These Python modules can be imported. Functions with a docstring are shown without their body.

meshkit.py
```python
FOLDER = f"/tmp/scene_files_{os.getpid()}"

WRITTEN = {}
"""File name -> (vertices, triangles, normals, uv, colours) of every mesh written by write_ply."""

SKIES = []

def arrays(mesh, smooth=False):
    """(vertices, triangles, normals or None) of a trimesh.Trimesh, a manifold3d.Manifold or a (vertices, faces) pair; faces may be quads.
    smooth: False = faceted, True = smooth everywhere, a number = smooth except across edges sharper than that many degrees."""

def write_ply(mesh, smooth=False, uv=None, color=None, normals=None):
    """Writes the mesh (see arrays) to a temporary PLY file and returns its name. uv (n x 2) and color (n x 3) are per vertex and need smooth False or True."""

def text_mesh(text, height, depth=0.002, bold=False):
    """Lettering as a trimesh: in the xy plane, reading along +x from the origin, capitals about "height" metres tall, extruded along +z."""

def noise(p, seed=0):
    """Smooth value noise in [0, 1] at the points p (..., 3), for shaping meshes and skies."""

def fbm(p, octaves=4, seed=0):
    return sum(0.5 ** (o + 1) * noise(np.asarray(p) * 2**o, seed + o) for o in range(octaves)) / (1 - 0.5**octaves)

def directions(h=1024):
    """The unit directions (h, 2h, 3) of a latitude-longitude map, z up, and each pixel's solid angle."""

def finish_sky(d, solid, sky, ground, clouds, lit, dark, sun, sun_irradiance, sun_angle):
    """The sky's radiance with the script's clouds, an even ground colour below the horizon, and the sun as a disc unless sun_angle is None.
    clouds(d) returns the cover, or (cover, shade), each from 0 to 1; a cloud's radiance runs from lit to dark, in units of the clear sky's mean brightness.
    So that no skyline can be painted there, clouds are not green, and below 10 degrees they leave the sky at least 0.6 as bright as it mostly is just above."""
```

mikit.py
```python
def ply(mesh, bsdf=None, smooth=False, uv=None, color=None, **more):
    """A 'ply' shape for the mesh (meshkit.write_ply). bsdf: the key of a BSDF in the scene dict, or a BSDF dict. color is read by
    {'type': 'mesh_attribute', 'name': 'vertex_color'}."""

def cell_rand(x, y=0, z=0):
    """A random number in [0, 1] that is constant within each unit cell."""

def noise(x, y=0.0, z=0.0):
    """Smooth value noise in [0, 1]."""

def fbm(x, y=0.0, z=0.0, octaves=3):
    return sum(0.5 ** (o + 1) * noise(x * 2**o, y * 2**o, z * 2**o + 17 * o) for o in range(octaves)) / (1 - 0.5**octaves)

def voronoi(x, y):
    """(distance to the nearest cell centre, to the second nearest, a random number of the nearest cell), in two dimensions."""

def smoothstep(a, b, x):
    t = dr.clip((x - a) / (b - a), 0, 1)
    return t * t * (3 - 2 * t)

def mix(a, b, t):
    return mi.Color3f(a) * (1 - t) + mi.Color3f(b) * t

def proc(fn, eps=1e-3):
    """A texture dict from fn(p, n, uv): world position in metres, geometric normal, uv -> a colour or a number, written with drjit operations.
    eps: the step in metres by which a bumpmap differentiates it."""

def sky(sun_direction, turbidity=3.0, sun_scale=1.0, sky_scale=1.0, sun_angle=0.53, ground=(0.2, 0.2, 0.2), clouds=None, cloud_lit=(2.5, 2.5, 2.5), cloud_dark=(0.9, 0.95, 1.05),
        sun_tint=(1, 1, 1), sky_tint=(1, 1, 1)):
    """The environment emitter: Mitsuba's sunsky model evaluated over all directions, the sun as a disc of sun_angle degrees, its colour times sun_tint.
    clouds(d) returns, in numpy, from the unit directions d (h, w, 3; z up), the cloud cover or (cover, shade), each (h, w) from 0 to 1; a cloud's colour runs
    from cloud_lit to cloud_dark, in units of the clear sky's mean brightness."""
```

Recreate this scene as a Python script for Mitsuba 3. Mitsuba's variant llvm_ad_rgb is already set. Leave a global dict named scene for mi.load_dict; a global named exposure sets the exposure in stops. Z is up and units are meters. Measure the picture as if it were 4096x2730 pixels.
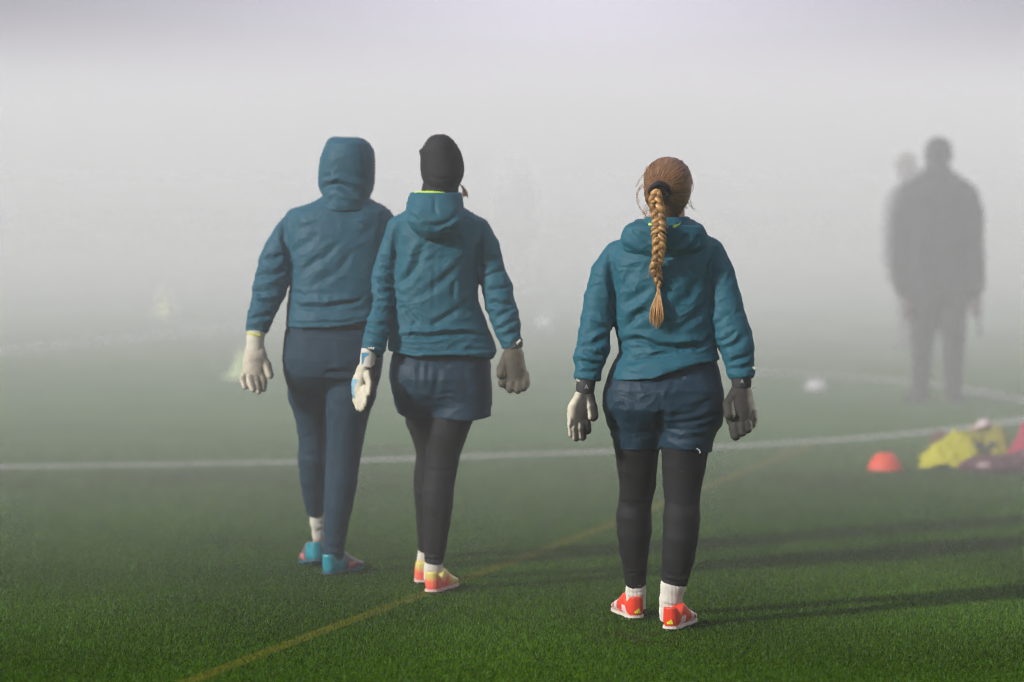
import math, random, numpy as np, trimesh, mitsuba as mi, drjit as dr, mikit, meshkit
from mikit import noise, fbm, smoothstep, mix
T = mi.ScalarTransform4f
scene, labels = {}, {}

# ---------------------------------------------------------------- camera, sky, exposure, fog
F, H, PITCH = 13300.0, 1.71, math.atan(765 / 13300.0)        # lens in units of a 4096 wide frame, eye height, downward tilt
FWD, UP = np.array([0, math.cos(PITCH), -math.sin(PITCH)]), np.array([0, math.sin(PITCH), math.cos(PITCH)])
scene['camera'] = {'type': 'thinlens', 'fov': 2 * math.degrees(math.atan(2048 / F)), 'fov_axis': 'x', 'aperture_radius': 0.036,
    'focus_distance': 12.0, 'near_clip': 0.1, 'far_clip': 2000.0,
    'to_world': T().look_at(origin=[0, 0, H], target=list(np.array([0, 0, H]) + 10 * FWD), up=[0, 0, 1]), 'medium': {'type': 'ref', 'id': 'fog'}}
SUN = (-0.80, -0.52, 0.42)                                   # the floodlight: to the left, behind the camera
GLOW = np.array([0.02, 1.0, 0.035]) / np.linalg.norm([0.02, 1.0, 0.035])
ZEN, HOR, GL, GW = 3.7, 1.0, 2.9, 7.5
LMAX = ZEN + 0.5

def clouds(d):                                               # overcast: brighter overhead, and a soft glow of lit fog straight ahead
    ang = np.degrees(np.arccos(np.clip((d * GLOW).sum(-1), -1, 1)))
    L = HOR + (ZEN - HOR) * np.clip(d[..., 2], 0, 1) + GL * np.exp(-(ang / GW) ** 1.5)
    return np.ones(d.shape[:2]), 1 - L / LMAX

scene['sky'] = mikit.sky(SUN, turbidity=3, sun_scale=1.05, sun_angle=3.2, sky_scale=0.6, sun_tint=(.75, .95, 1.5), clouds=clouds,
                         cloud_lit=(LMAX, LMAX * .958, LMAX * 1.14), cloud_dark=(0, 0, 0))
exposure = 2.18
yy, zz = np.linspace(-90, 210, 151), np.linspace(-1.1, 3.1, 22)     # a fog bank: thin round the camera, thicker across the pitch, thinning out overhead
density = np.interp(yy, [-90, 8.5, 10, 12, 15, 18, 23, 28, 36, 50, 210], [.0006, .0008, .006, .036, .058, .066, .058, .105, .16, .18, .22])
overhead = np.interp(zz, [-1.1, 1.7, 2.9, 3.1], [1, 1, .25, .2])
grid = np.ascontiguousarray(np.broadcast_to((overhead[:, None] * density[None, :])[..., None, None], (len(zz), len(yy), 2, 1)).astype(np.float32))
scene['fog'] = {'type': 'heterogeneous', 'albedo': 0.98,
    'sigma_t': {'type': 'gridvolume', 'grid': mi.VolumeGrid(grid), 'to_world': T().translate([-140, -90, -1.1]).scale([280, 300, 4.2])},
    'phase': {'type': 'blendphase', 'weight': 0.15, 'a': {'type': 'isotropic'}, 'b': {'type': 'hg', 'g': 0.9}}}
scene['haze'] = {'type': 'cube', 'to_world': T().translate([0, 60, 1.0]).scale([140, 150, 2.1]), 'bsdf': {'type': 'null'},
                 'interior': {'type': 'ref', 'id': 'fog'}}
labels['haze'] = {'label': 'pale grey fog lying thick over the whole pitch', 'category': 'fog', 'kind': 'stuff'}

# ---------------------------------------------------------------- helpers
def at(px, py, Y):
    """The point at distance Y from the camera that the reference drawing shows at (px, py)."""
    d = np.array([(px - 2048) / F, 0, 0]) + UP * (1365 - py) / F + FWD
    return np.array([0, 0, H]) + d * (Y / d[1])

def ground_y(py):
    d = UP * (1365 - py) / F + FWD
    return -H * d[1] / d[2]

def surface_nets(V, lo, h):
    """Mesh of the zero level of the samples V (negative inside)."""
    ins = V < 0
    n = np.array(V.shape) - 1
    c = [ins[a:a + n[0], b:b + n[1], e:e + n[2]] for a in (0, 1) for b in (0, 1) for e in (0, 1)]
    s = sum(x.astype(np.int8) for x in c)
    act = (s > 0) & (s < 8)
    idx = np.full(act.shape, -1, np.int64)
    cells = np.argwhere(act)
    idx[act] = np.arange(len(cells))
    acc, cnt = np.zeros((len(cells), 3)), np.zeros(len(cells))
    corner = [np.array([a, b, e]) for a in (0, 1) for b in (0, 1) for e in (0, 1)]
    val = [V[tuple((cells + k).T)] for k in corner]
    for i in range(8):
        for j in range(i + 1, 8):
            if abs(corner[i] - corner[j]).sum() == 1:
                a, b = val[i], val[j]
                m = (a < 0) != (b < 0)
                t = np.where(m, a / np.where(m, a - b, 1), 0)
                acc[m] += (corner[i] + t[:, None] * (corner[j] - corner[i]))[m]
                cnt[m] += 1
    v = lo + h * (cells + acc / cnt[:, None])
    faces = []
    for ax in range(3):
        o1, o2 = [(1, 2), (2, 0), (0, 1)][ax]
        sl0, sl1 = [slice(1, -1)] * 3, [slice(1, -1)] * 3
        sl0[ax], sl1[ax] = slice(0, -1), slice(1, None)
        p, q = ins[tuple(sl0)], ins[tuple(sl1)]
        base = [1, 1, 1]
        base[ax] = 0
        for flip, m in ((False, p & ~q), (True, ~p & q)):
            e = np.argwhere(m) + base
            if len(e) == 0:
                continue
            u, w = np.eye(3, dtype=int)[o1], np.eye(3, dtype=int)[o2]
            quad = np.stack([idx[tuple((e - u * a - w * b).T)] for a, b in ((0, 0), (1, 0), (1, 1), (0, 1))], 1)
            faces.append(quad[:, ::-1] if flip else quad)
    f = np.vstack(faces)
    return trimesh.Trimesh(v, np.vstack([f[:, [0, 1, 2]], f[:, [0, 2, 3]]]), process=False)

def build(fn, lo, hi, h, smooth=2):
    lo, hi = np.asarray(lo, float), np.asarray(hi, float)
    n = np.ceil((hi - lo) / h).astype(int) + 1
    ax = [(lo[k] + h * np.arange(n[k])).astype(np.float32) for k in range(3)]
    V = np.broadcast_to(fn(ax[0][:, None, None], ax[1][None, :, None], ax[2][None, None, :]), tuple(n))
    m = surface_nets(np.ascontiguousarray(V), lo, h)
    if smooth:
        v, e = np.array(m.vertices), m.edges_unique
        deg = np.maximum(np.bincount(e.ravel(), minlength=len(v)), 1)[:, None]
        for i in range(2 * smooth):
            acc = np.zeros_like(v)
            for k in range(3):
                acc[:, k] = np.bincount(e[:, 0], v[e[:, 1], k], len(v)) + np.bincount(e[:, 1], v[e[:, 0], k], len(v))
            v = v + (.5 if i % 2 == 0 else -.52) * (acc / deg - v)
        m = trimesh.Trimesh(v, m.faces, process=False)
    return m

def smin(a, b, k):
    if k <= 0:
        return np.minimum(a, b)
    g = np.clip(.5 + .5 * (b - a) / k, 0, 1)
    return b + (a - b) * g - k * g * (1 - g)

def smax(a, b, k):
    return -smin(-a, -b, k)

def cone(X, Y, Z, a, b, ra, rb, ky=1.0):
    a, b = np.array(a, float), np.array(b, float)
    s = np.array([1, 1 / ky, 1])
    A, B = a * s, b * s
    d = (B - A).astype(np.float32)
    x, y, z = X - np.float32(A[0]), Y / np.float32(ky) - np.float32(A[1]), Z - np.float32(A[2])
    t = np.clip((x * d[0] + y * d[1] + z * d[2]) / max(float(d @ d), 1e-9), 0, 1)
    return np.sqrt((x - t * d[0]) ** 2 + (y - t * d[1]) ** 2 + (z - t * d[2]) ** 2) - (ra + (rb - ra) * t).astype(np.float32)

def chain(X, Y, Z, pts, k=.012, ky=1.0):
    """pts: rows of (point, radius) joined by tapered bones."""
    out = None
    for (a, ra), (b, rb) in zip(pts[:-1], pts[1:]):
        d = cone(X, Y, Z, a, b, ra, rb, ky)
        out = d if out is None else smin(out, d, k)
    return out

def loft(X, Y, Z, rows, n=2.4, pad=0.0):
    """rows: (z, x left, x right, y centre, half depth) from top to bottom: an upright body of oval sections."""
    r = np.array(sorted(rows), float)
    z = np.asarray(Z, float)
    cx, hw = np.interp(z, r[:, 0], (r[:, 1] + r[:, 2]) / 2), np.interp(z, r[:, 0], (r[:, 2] - r[:, 1]) / 2) + pad
    cy, hd = np.interp(z, r[:, 0], r[:, 3]), np.interp(z, r[:, 0], r[:, 4]) + pad
    cx, hw, cy, hd = (q.astype(np.float32) for q in (cx, hw, cy, hd))
    d = ((np.abs((X - cx) / hw) ** n + np.abs((Y - cy) / hd) ** n) ** (1 / n) - 1) * np.minimum(hw, hd)
    return np.maximum(d, np.maximum(Z - np.float32(r[-1, 0] + pad), np.float32(r[0, 0] - pad) - Z))

def ellipsoid(X, Y, Z, c, r):
    q = np.sqrt(((X - c[0]) / r[0]) ** 2 + ((Y - c[1]) / r[1]) ** 2 + ((Z - c[2]) / r[2]) ** 2)
    return (q - 1) * min(r)

def tube(points, radii, sides=8, closed=False):
    """A swept round tube through the points."""
    p, r = np.asarray(points, float), np.broadcast_to(np.asarray(radii, float), (len(points),))
    t = np.gradient(p, axis=0) if not closed else np.roll(p, -1, 0) - np.roll(p, 1, 0)
    t /= np.linalg.norm(t, axis=1, keepdims=True) + 1e-12
    u = np.cross(t, [0.31, 0.2, 0.93])
    u /= np.linalg.norm(u, axis=1, keepdims=True) + 1e-12
    w = np.cross(t, u)
    a = np.arange(sides) * 2 * np.pi / sides
    v = (p[:, None] + r[:, None, None] * (np.cos(a)[None, :, None] * u[:, None] + np.sin(a)[None, :, None] * w[:, None])).reshape(-1, 3)
    i, k, m = np.arange(len(p) - (not closed)), np.arange(sides), len(p)
    I, K = np.meshgrid(i, k, indexing='ij')
    f = np.stack([I * sides + K, I * sides + (K + 1) % sides, (I + 1) % m * sides + (K + 1) % sides, (I + 1) % m * sides + K], -1).reshape(-1, 4)
    f = np.vstack([f[:, [0, 1, 2]], f[:, [0, 2, 3]]])
    if not closed:
        v = np.vstack([v, p[:1], p[-1:]])
        n = len(v)
        f = np.vstack([f, np.stack([k, np.full(sides, n - 2), (k + 1) % sides], 1)[:, ::-1],
                       np.stack([(m - 1) * sides + k, np.full(sides, n - 1), (m - 1) * sides + (k + 1) % sides], 1)])
    mesh = trimesh.Trimesh(v, f, process=False)
    return mesh

def curve(points, n=24):
    """A smooth curve through the points (cubic, by parameter)."""
    from scipy.interpolate import CubicSpline
    p = np.asarray(points, float)
    t = np.r_[0, np.cumsum(np.linalg.norm(np.diff(p, axis=0), axis=1))]
    return CubicSpline(t, p)(np.linspace(0, t[-1], n))

def segment_distance(q, poly, along=False):
    """Distance in the plane from the points q (n, 2) to a polyline (and how far along it, 0 to 1)."""
    best, where = np.full(len(q), 9.0), np.zeros(len(q))
    L = np.r_[0, np.cumsum(np.linalg.norm(np.diff(poly, axis=0), axis=1))]
    for i, (a, b) in enumerate(zip(poly[:-1], poly[1:])):
        d = b - a
        t = np.clip(((q - a) @ d) / max(d @ d, 1e-12), 0, 1)
        e = np.linalg.norm(q - a - t[:, None] * d, axis=1)
        m = e < best
        best, where = np.where(m, e, best), np.where(m, (L[i] + t * (L[i + 1] - L[i])) / max(L[-1], 1e-9), where)
    return (best, where) if along else best

def crease(mesh, folds, Y, noise_amp=.002, freq=(16, 16, 16), seed=0, rumple=None):
    """Cloth relief: each fold is (points of the drawing, height in mm, width in drawing units); plus a little unevenness.
    rumple: per vertex (height in m of sharp little creases, the direction they run along in the x-z plane, how close they lie per m)."""
    v, n = mesh.vertices.copy(), np.array(mesh.vertex_normals)
    back = np.clip((-n[:, 1] + .35) / .7, 0, 1)
    q, disp = v[:, [0, 2]], np.zeros(len(v))
    wob = .012 * np.stack([meshkit.fbm(v * 16, 2, seed + 21) - .5, meshkit.fbm(v * 16, 2, seed + 22) - .5], 1) * 2
    for pts, mm, w in folds:
        poly = np.array([at(a, b, Y)[[0, 2]] for a, b in pts])
        d, t = segment_distance(q + wob, poly, True)
        fade = np.clip(np.minimum(t, 1 - t) * 4 + .12, 0, 1)
        d = d / (w * Y / F * (.75 + .5 * fade))
        disp += mm * .001 * (np.exp(-d * d * 1.3) - .22 * np.exp(-(d - 1.6) ** 2 * 1.5)) * back * fade
    if noise_amp:
        disp += noise_amp * 2 * (meshkit.fbm(v * np.array(freq), 3, seed) - .5)
    if rumple is not None:
        amp, ang, per = rumple
        warp = .05 * (meshkit.fbm(v * 9, 2, seed + 3) - .5)
        u, w = np.cos(ang) * q[:, 0] + np.sin(ang) * q[:, 1], -np.sin(ang) * q[:, 0] + np.cos(ang) * q[:, 1] + warp
        r = meshkit.noise(np.stack([u * per * .3, w * per, v[:, 1] * per * .3], 1), seed + 7)
        r2 = meshkit.noise(np.stack([u * per * .6 + 9, w * per * 2.1, v[:, 1] * per * .5], 1), seed + 8)
        disp += amp * ((1 - np.abs(2 * r - 1)) ** 2.5 + .5 * (1 - np.abs(2 * r2 - 1)) ** 2.5 - .45)
    mesh.vertices = v + n * disp[:, None]
    return mesh

def add(key, mesh, bsdf, smooth=True, color=None):
    """One entry of the scene; a key that is taken gets the next three-digit number."""
    k, i = key, 0
    while k in scene:
        i += 1
        k = f'{key}_{i:03d}'
    scene[k] = mikit.ply(mesh, bsdf, smooth=smooth, color=color)
    return k

def label(key, text=None, category=None, group=None, kind=None):
    labels[key] = {a: b for a, b in (('label', text), ('category', category), ('group', group), ('kind', kind)) if b}
    return key

def plain(rgb, rough=.8, **more):
    return {'type': 'twosided', 'bsdf': {'type': 'principled', 'base_color': {'type': 'rgb', 'value': list(rgb)}, 'roughness': rough, 'specular': .3, **more}}

def cloth(rgb, scale=900.0, vary=.16, rough=.75, sheen=0.0, creased=0.0):
    """Woven cloth: the colour with a faint thread grain and slow unevenness; creased: height in metres of small sharp creases."""
    def f(p, n, uv):
        g = fbm(p.x * scale, p.y * scale, p.z * scale * .5, 2) - .5
        s = fbm(p.x * 14, p.y * 14, p.z * 9, 3) - .5
        return mi.Color3f(rgb) * (1 + vary * g + vary * .7 * s)
    b = {'type': 'principled', 'base_color': mikit.proc(f), 'roughness': rough, 'specular': .3, 'sheen': sheen}
    if creased:
        def relief(p, n, uv):
            w = fbm(p.x * 11, p.y * 11, p.z * 11, 2) * 2.2
            a = noise(p.x * 14 + p.z * 17 + w, p.y * 16, p.z * 21 - p.x * 12 + w)
            c = noise(p.x * 31 - w * 2, p.y * 30 + w, p.z * 52 + w * 2)
            ra, rc = 1 - dr.abs(2 * a - 1), 1 - dr.abs(2 * c - 1)
            return ra * ra * ra + .45 * rc * rc
        b = {'type': 'bumpmap', 'arbitrary': mikit.proc(relief, 2e-3), 'scale': creased, 'bsdf': b}
    return {'type': 'twosided', 'bsdf': b}

VC = {'type': 'mesh_attribute', 'name': 'vertex_color'}
def painted(rough=.6, spec=.3, **more):
    return {'type': 'twosided', 'bsdf': {'type': 'principled', 'base_color': VC, 'roughness': rough, 'specular': spec, **more}}

def plane_cut(d, X, Y, Z, p, n):
    n = np.asarray(n, float) / np.linalg.norm(n)
    return np.maximum(d, ((X - p[0]) * n[0] + (Y - p[1]) * n[1] + (Z - p[2]) * n[2]).astype(np.float32))

def limb(rows, Y0):
    """Drawing rows (x, y, metres farther than Y0, radius) -> [(point, radius in m)]."""
    return [(at(a, b, Y0 + dy), r * (Y0 + dy) / F) for a, b, dy, r in rows]

def limb_sdf(X, Y, Z, L, k=.012, ky=1.0, start=False, end=True):
    d = chain(X, Y, Z, L, k, ky)
    if start:
        d = plane_cut(d, X, Y, Z, L[0][0], L[0][0] - L[1][0])
    if end:
        d = plane_cut(d, X, Y, Z, L[-1][0], L[-1][0] - L[-2][0])
    return d

def trunk(rows, Y0):
    return [(at(0, py, Y0)[2], at(xl, py, Y0)[0], at(xr, py, Y0)[0], Y0 + cy, hd) for py, xl, xr, cy, hd in rows]

def hem_cut(d, X, Z, poly, Y0, below=True):
    p = np.array([at(a, b, Y0)[[0, 2]] for a, b in poly])
    z = np.interp(np.asarray(X, float), p[:, 0], p[:, 1]).astype(np.float32)
    return np.maximum(d, z - Z) if below else np.maximum(d, Z - z)

def box_of(*limbs, pad=.06):
    P = np.vstack([np.array([p for p, r in L]) for L in limbs])
    R = max(r for L in limbs for p, r in L) + pad
    return P.min(0) - R, P.max(0) + R

def front_point(mesh, x, z):
    """The point of the mesh nearest the viewer's side at (x, z): for things sewn onto cloth."""
    v = mesh.vertices
    near = v[np.argsort((v[:, 0] - x) ** 2 + (v[:, 2] - z) ** 2)[:40]]
    near = near[near[:, 1] < near[:, 1].min() + .03]
    return np.array([x, near[:, 1].mean(), z])

def ribbon(key, mesh, pts, Y0, width, bsdf, lift=.003):
    """A narrow tape following the cloth through drawing points."""
    c = curve([np.r_[a, 0, b] for a, b in pts], 28) / 1.0
    P = []
    for a, _, b in c:
        q = at(a, b, Y0)
        P.append(front_point(mesh, q[0], q[2]) - [0, lift, 0])
    P = np.array(P)
    u = np.linspace(-1, 1, len(P))
    P[:, 1] = np.polyval(np.polyfit(u, P[:, 1], 2), u)
    t = np.gradient(P, axis=0)
    t /= np.linalg.norm(t, axis=1, keepdims=True)
    up = np.cross(t, [0, 1, 0])
    a, b = P + up * width / 2, P - up * width / 2
    o = np.array([0, .004, 0])
    v = np.vstack([a, b, a + o, b + o])
    n = len(P)
    i = np.arange(n - 1)
    q = [np.stack([i, i + 1, i + 1 + n, i + n], 1), np.stack([i + 2 * n, i + 3 * n, i + 1 + 3 * n, i + 1 + 2 * n], 1),
         np.stack([i, i + 2 * n, i + 2 * n + 1, i + 1], 1), np.stack([i + n, i + n + 1, i + 3 * n + 1, i + 3 * n], 1)]
    q = np.vstack(q)
    return add(key, trimesh.Trimesh(v, np.vstack([q[:, [0, 1, 2]], q[:, [0, 2, 3]]]), process=False), bsdf, smooth=False)

# ---------------------------------------------------------------- boots
def boot_parts(heel, yaw, length, pitch=0.0, high=.090):
    """A football boot from its heel point on the ground; yaw turns the toe to the right (degrees), pitch lifts the heel about the toe.
    Returns (upper, sole, to_world) with the upper's own coordinates for painting."""
    L = length / .26
    U = np.array([-.003, .003, .012, .03, .07, .11, .15, .19, .22, .245, .256, .261]) * L
    W = np.array([.010, .022, .029, .033, .034, .036, .041, .044, .041, .031, .018, .004])
    top = np.array([.10, .115, .12, .12, .12, .098, .074, .058, .048, .041, .034, .026])
    bot = np.full(12, .018)
    bot[0], bot[1], bot[-1], bot[-2] = .024, .020, .022, .020
    def f(X, Y, Z):
        u = np.asarray(Y, float) + .10 * np.clip(np.asarray(Z, float) - .035, -.01, .05)         # the heel leans in towards the ankle
        w, t, b = (np.interp(u, U, q).astype(np.float32) for q in (W, top, bot))
        c, hh = (t + b) / 2, np.maximum((t - b) / 2, .003)
        n = np.interp(u, [.0, .08 * L, .15 * L], [4.5, 4.0, 2.5]).astype(np.float32)
        w = w * (1 - .14 * np.clip((Z - .03) / .06, 0, 1))
        d = ((np.abs(X / w) ** n + np.abs((Z - c) / hh) ** n) ** (1 / n) - 1) * np.minimum(w, hh)
        d = np.maximum(d, np.maximum(u - U[-1], U[0] - u).astype(np.float32))
        collar = high - .030 * np.clip(1 - np.abs(Y - .045 * L) / .035, 0, 1) + .012 * np.clip((Y - .085 * L) / .03, 0, 1) * np.clip((.13 * L - Y) / .03, 0, 1)
        return smax(d, (Z - collar.astype(np.float32)) * .8, .006)
    upper = build(f, (-.06, -.02, 0), (.06, .29 * L, .13), .0035, 2)
    out = [(x, y) for x, y in zip(np.maximum(W * 1.0, .008), U)]
    from shapely.geometry import Polygon
    pg = Polygon([(x, y) for x, y in out] + [(-x, y) for x, y in out[::-1]]).buffer(.0005)
    sole = trimesh.creation.extrude_polygon(pg, .009, engine='earcut')
    sole.apply_translation([0, 0, .012])
    studs = []
    for sx, sy in ((.02, .03), (-.02, .03), (.022, .07), (-.022, .07), (.03, .15), (-.03, .15), (.028, .19), (-.028, .19), (.012, .225), (-.012, .225)):
        s = trimesh.creation.cone(radius=.0065, height=.022, sections=10)
        s.apply_transform(trimesh.transformations.rotation_matrix(math.pi, [1, 0, 0]))
        s.apply_translation([sx, sy * L, .0145])
        studs.append(s)
    sole = trimesh.util.concatenate([sole] + studs)
    M = trimesh.transformations.rotation_matrix(math.radians(-yaw), [0, 0, 1])
    if pitch:
        c = [0, .20 * L, .012]
        M = M @ trimesh.transformations.rotation_matrix(math.radians(-pitch), [1, 0, 0], c)
    M = trimesh.transformations.translation_matrix(heel) @ M
    return upper, sole, M

def boot(owner, heel, yaw, length, paint, sole_rgb, pitch=0.0, emblem=None, tag=None):
    upper, sole, M = boot_parts(heel, yaw, length, pitch)
    col = paint(np.array(upper.vertices), length, np.array(upper.vertex_normals))
    upper.apply_transform(M)
    k = add(f'{owner}__boot', upper, painted(.28, .5, clearcoat=.6, clearcoat_gloss=.9), color=col)
    if tag:
        labels[k] = {'label': tag}
    sole.apply_transform(M)
    add(f'{k}__sole', sole, plain(sole_rgb, .4), smooth=30)
    if emblem is not None:                                   # three slanted bars that make a triangle, on the heel
        bars = []
        for i, hgt in enumerate((.008, .0125, .017)):
            x0 = -.0105 + i * .0075
            b = np.array([[x0, 0], [x0 + .0062, 0], [x0 + .0062 - .0045 * hgt / .017, hgt], [x0 - .0045 * hgt / .017, hgt * .86]])
            b[:, 0] += .003
            from shapely.geometry import Polygon
            m = trimesh.creation.extrude_polygon(Polygon(b), .003, engine='earcut')
            m.apply_transform(np.array([[1, 0, 0, 0], [0, 0, -1, .0], [0, 1, 0, .030], [0, 0, 0, 1.0]]))
            bars.append(m)
        e = trimesh.util.concatenate(bars)
        e.vertices[:, 1] += -.0045 - .10 * np.clip(e.vertices[:, 2] - .035, 0, .05) + e.vertices[:, 0] ** 2 * 18
        e.apply_transform(M)
        add(f'{k}__emblem', e, plain(emblem, .5), smooth=False)
    return k, M

# ---------------------------------------------------------------- gloves
def glove(owner, Y0, palm, fingers, strap, colours, k=.003, ky=.75, tag=None, strap_rgb=(.03, .03, .032), print_rgb=None, h=.0032):
    """palm: rows of a flattened chain from the wrist; fingers: five separate chains (the thumb last). colours(points, normals) paints it."""
    P = [(q, r * 1.05) for q, r in limb(palm, Y0)]
    Fs = [[(q, r * 1.1) for q, r in limb(f, Y0)] for f in fingers]
    lo, hi = box_of(P, *Fs, pad=.012)
    def f(X, Y, Z):
        d = None
        pc = P[len(P) // 2][0][1]
        for (a, ra), (b, rb) in zip(P[:-1], P[1:]):
            e = cone(X, (Y - pc) / ky + pc, Z, (a[0], (a[1] - pc) / ky + pc, a[2]), (b[0], (b[1] - pc) / ky + pc, b[2]), ra, rb)
            d = e if d is None else smin(d, e, .014)
        for L in Fs:
            d = smin(d, chain(X, Y, Z, L, .004), k)
        return d
    m = build(f, lo, hi, h, 1)
    v, n = np.array(m.vertices), np.array(m.vertex_normals)
    m.vertices = v + n * (.0012 * 2 * (meshkit.fbm(v * 60, 2, 3) - .5))[:, None]
    key = add(f'{owner}__glove', m, painted(.7, .25), color=colours(v, n))
    if tag:
        labels[key] = {'label': tag}
    S = [(q, r * 1.06) for q, r in limb(strap, Y0)]
    lo, hi = box_of(S, pad=.01)
    s = build(lambda X, Y, Z: limb_sdf(X, Y, Z, S, .004, start=True), lo, hi, .0035, 1)
    sk = add(f'{key}__strap', s, plain(strap_rgb, .6))
    return key, sk, s

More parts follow.
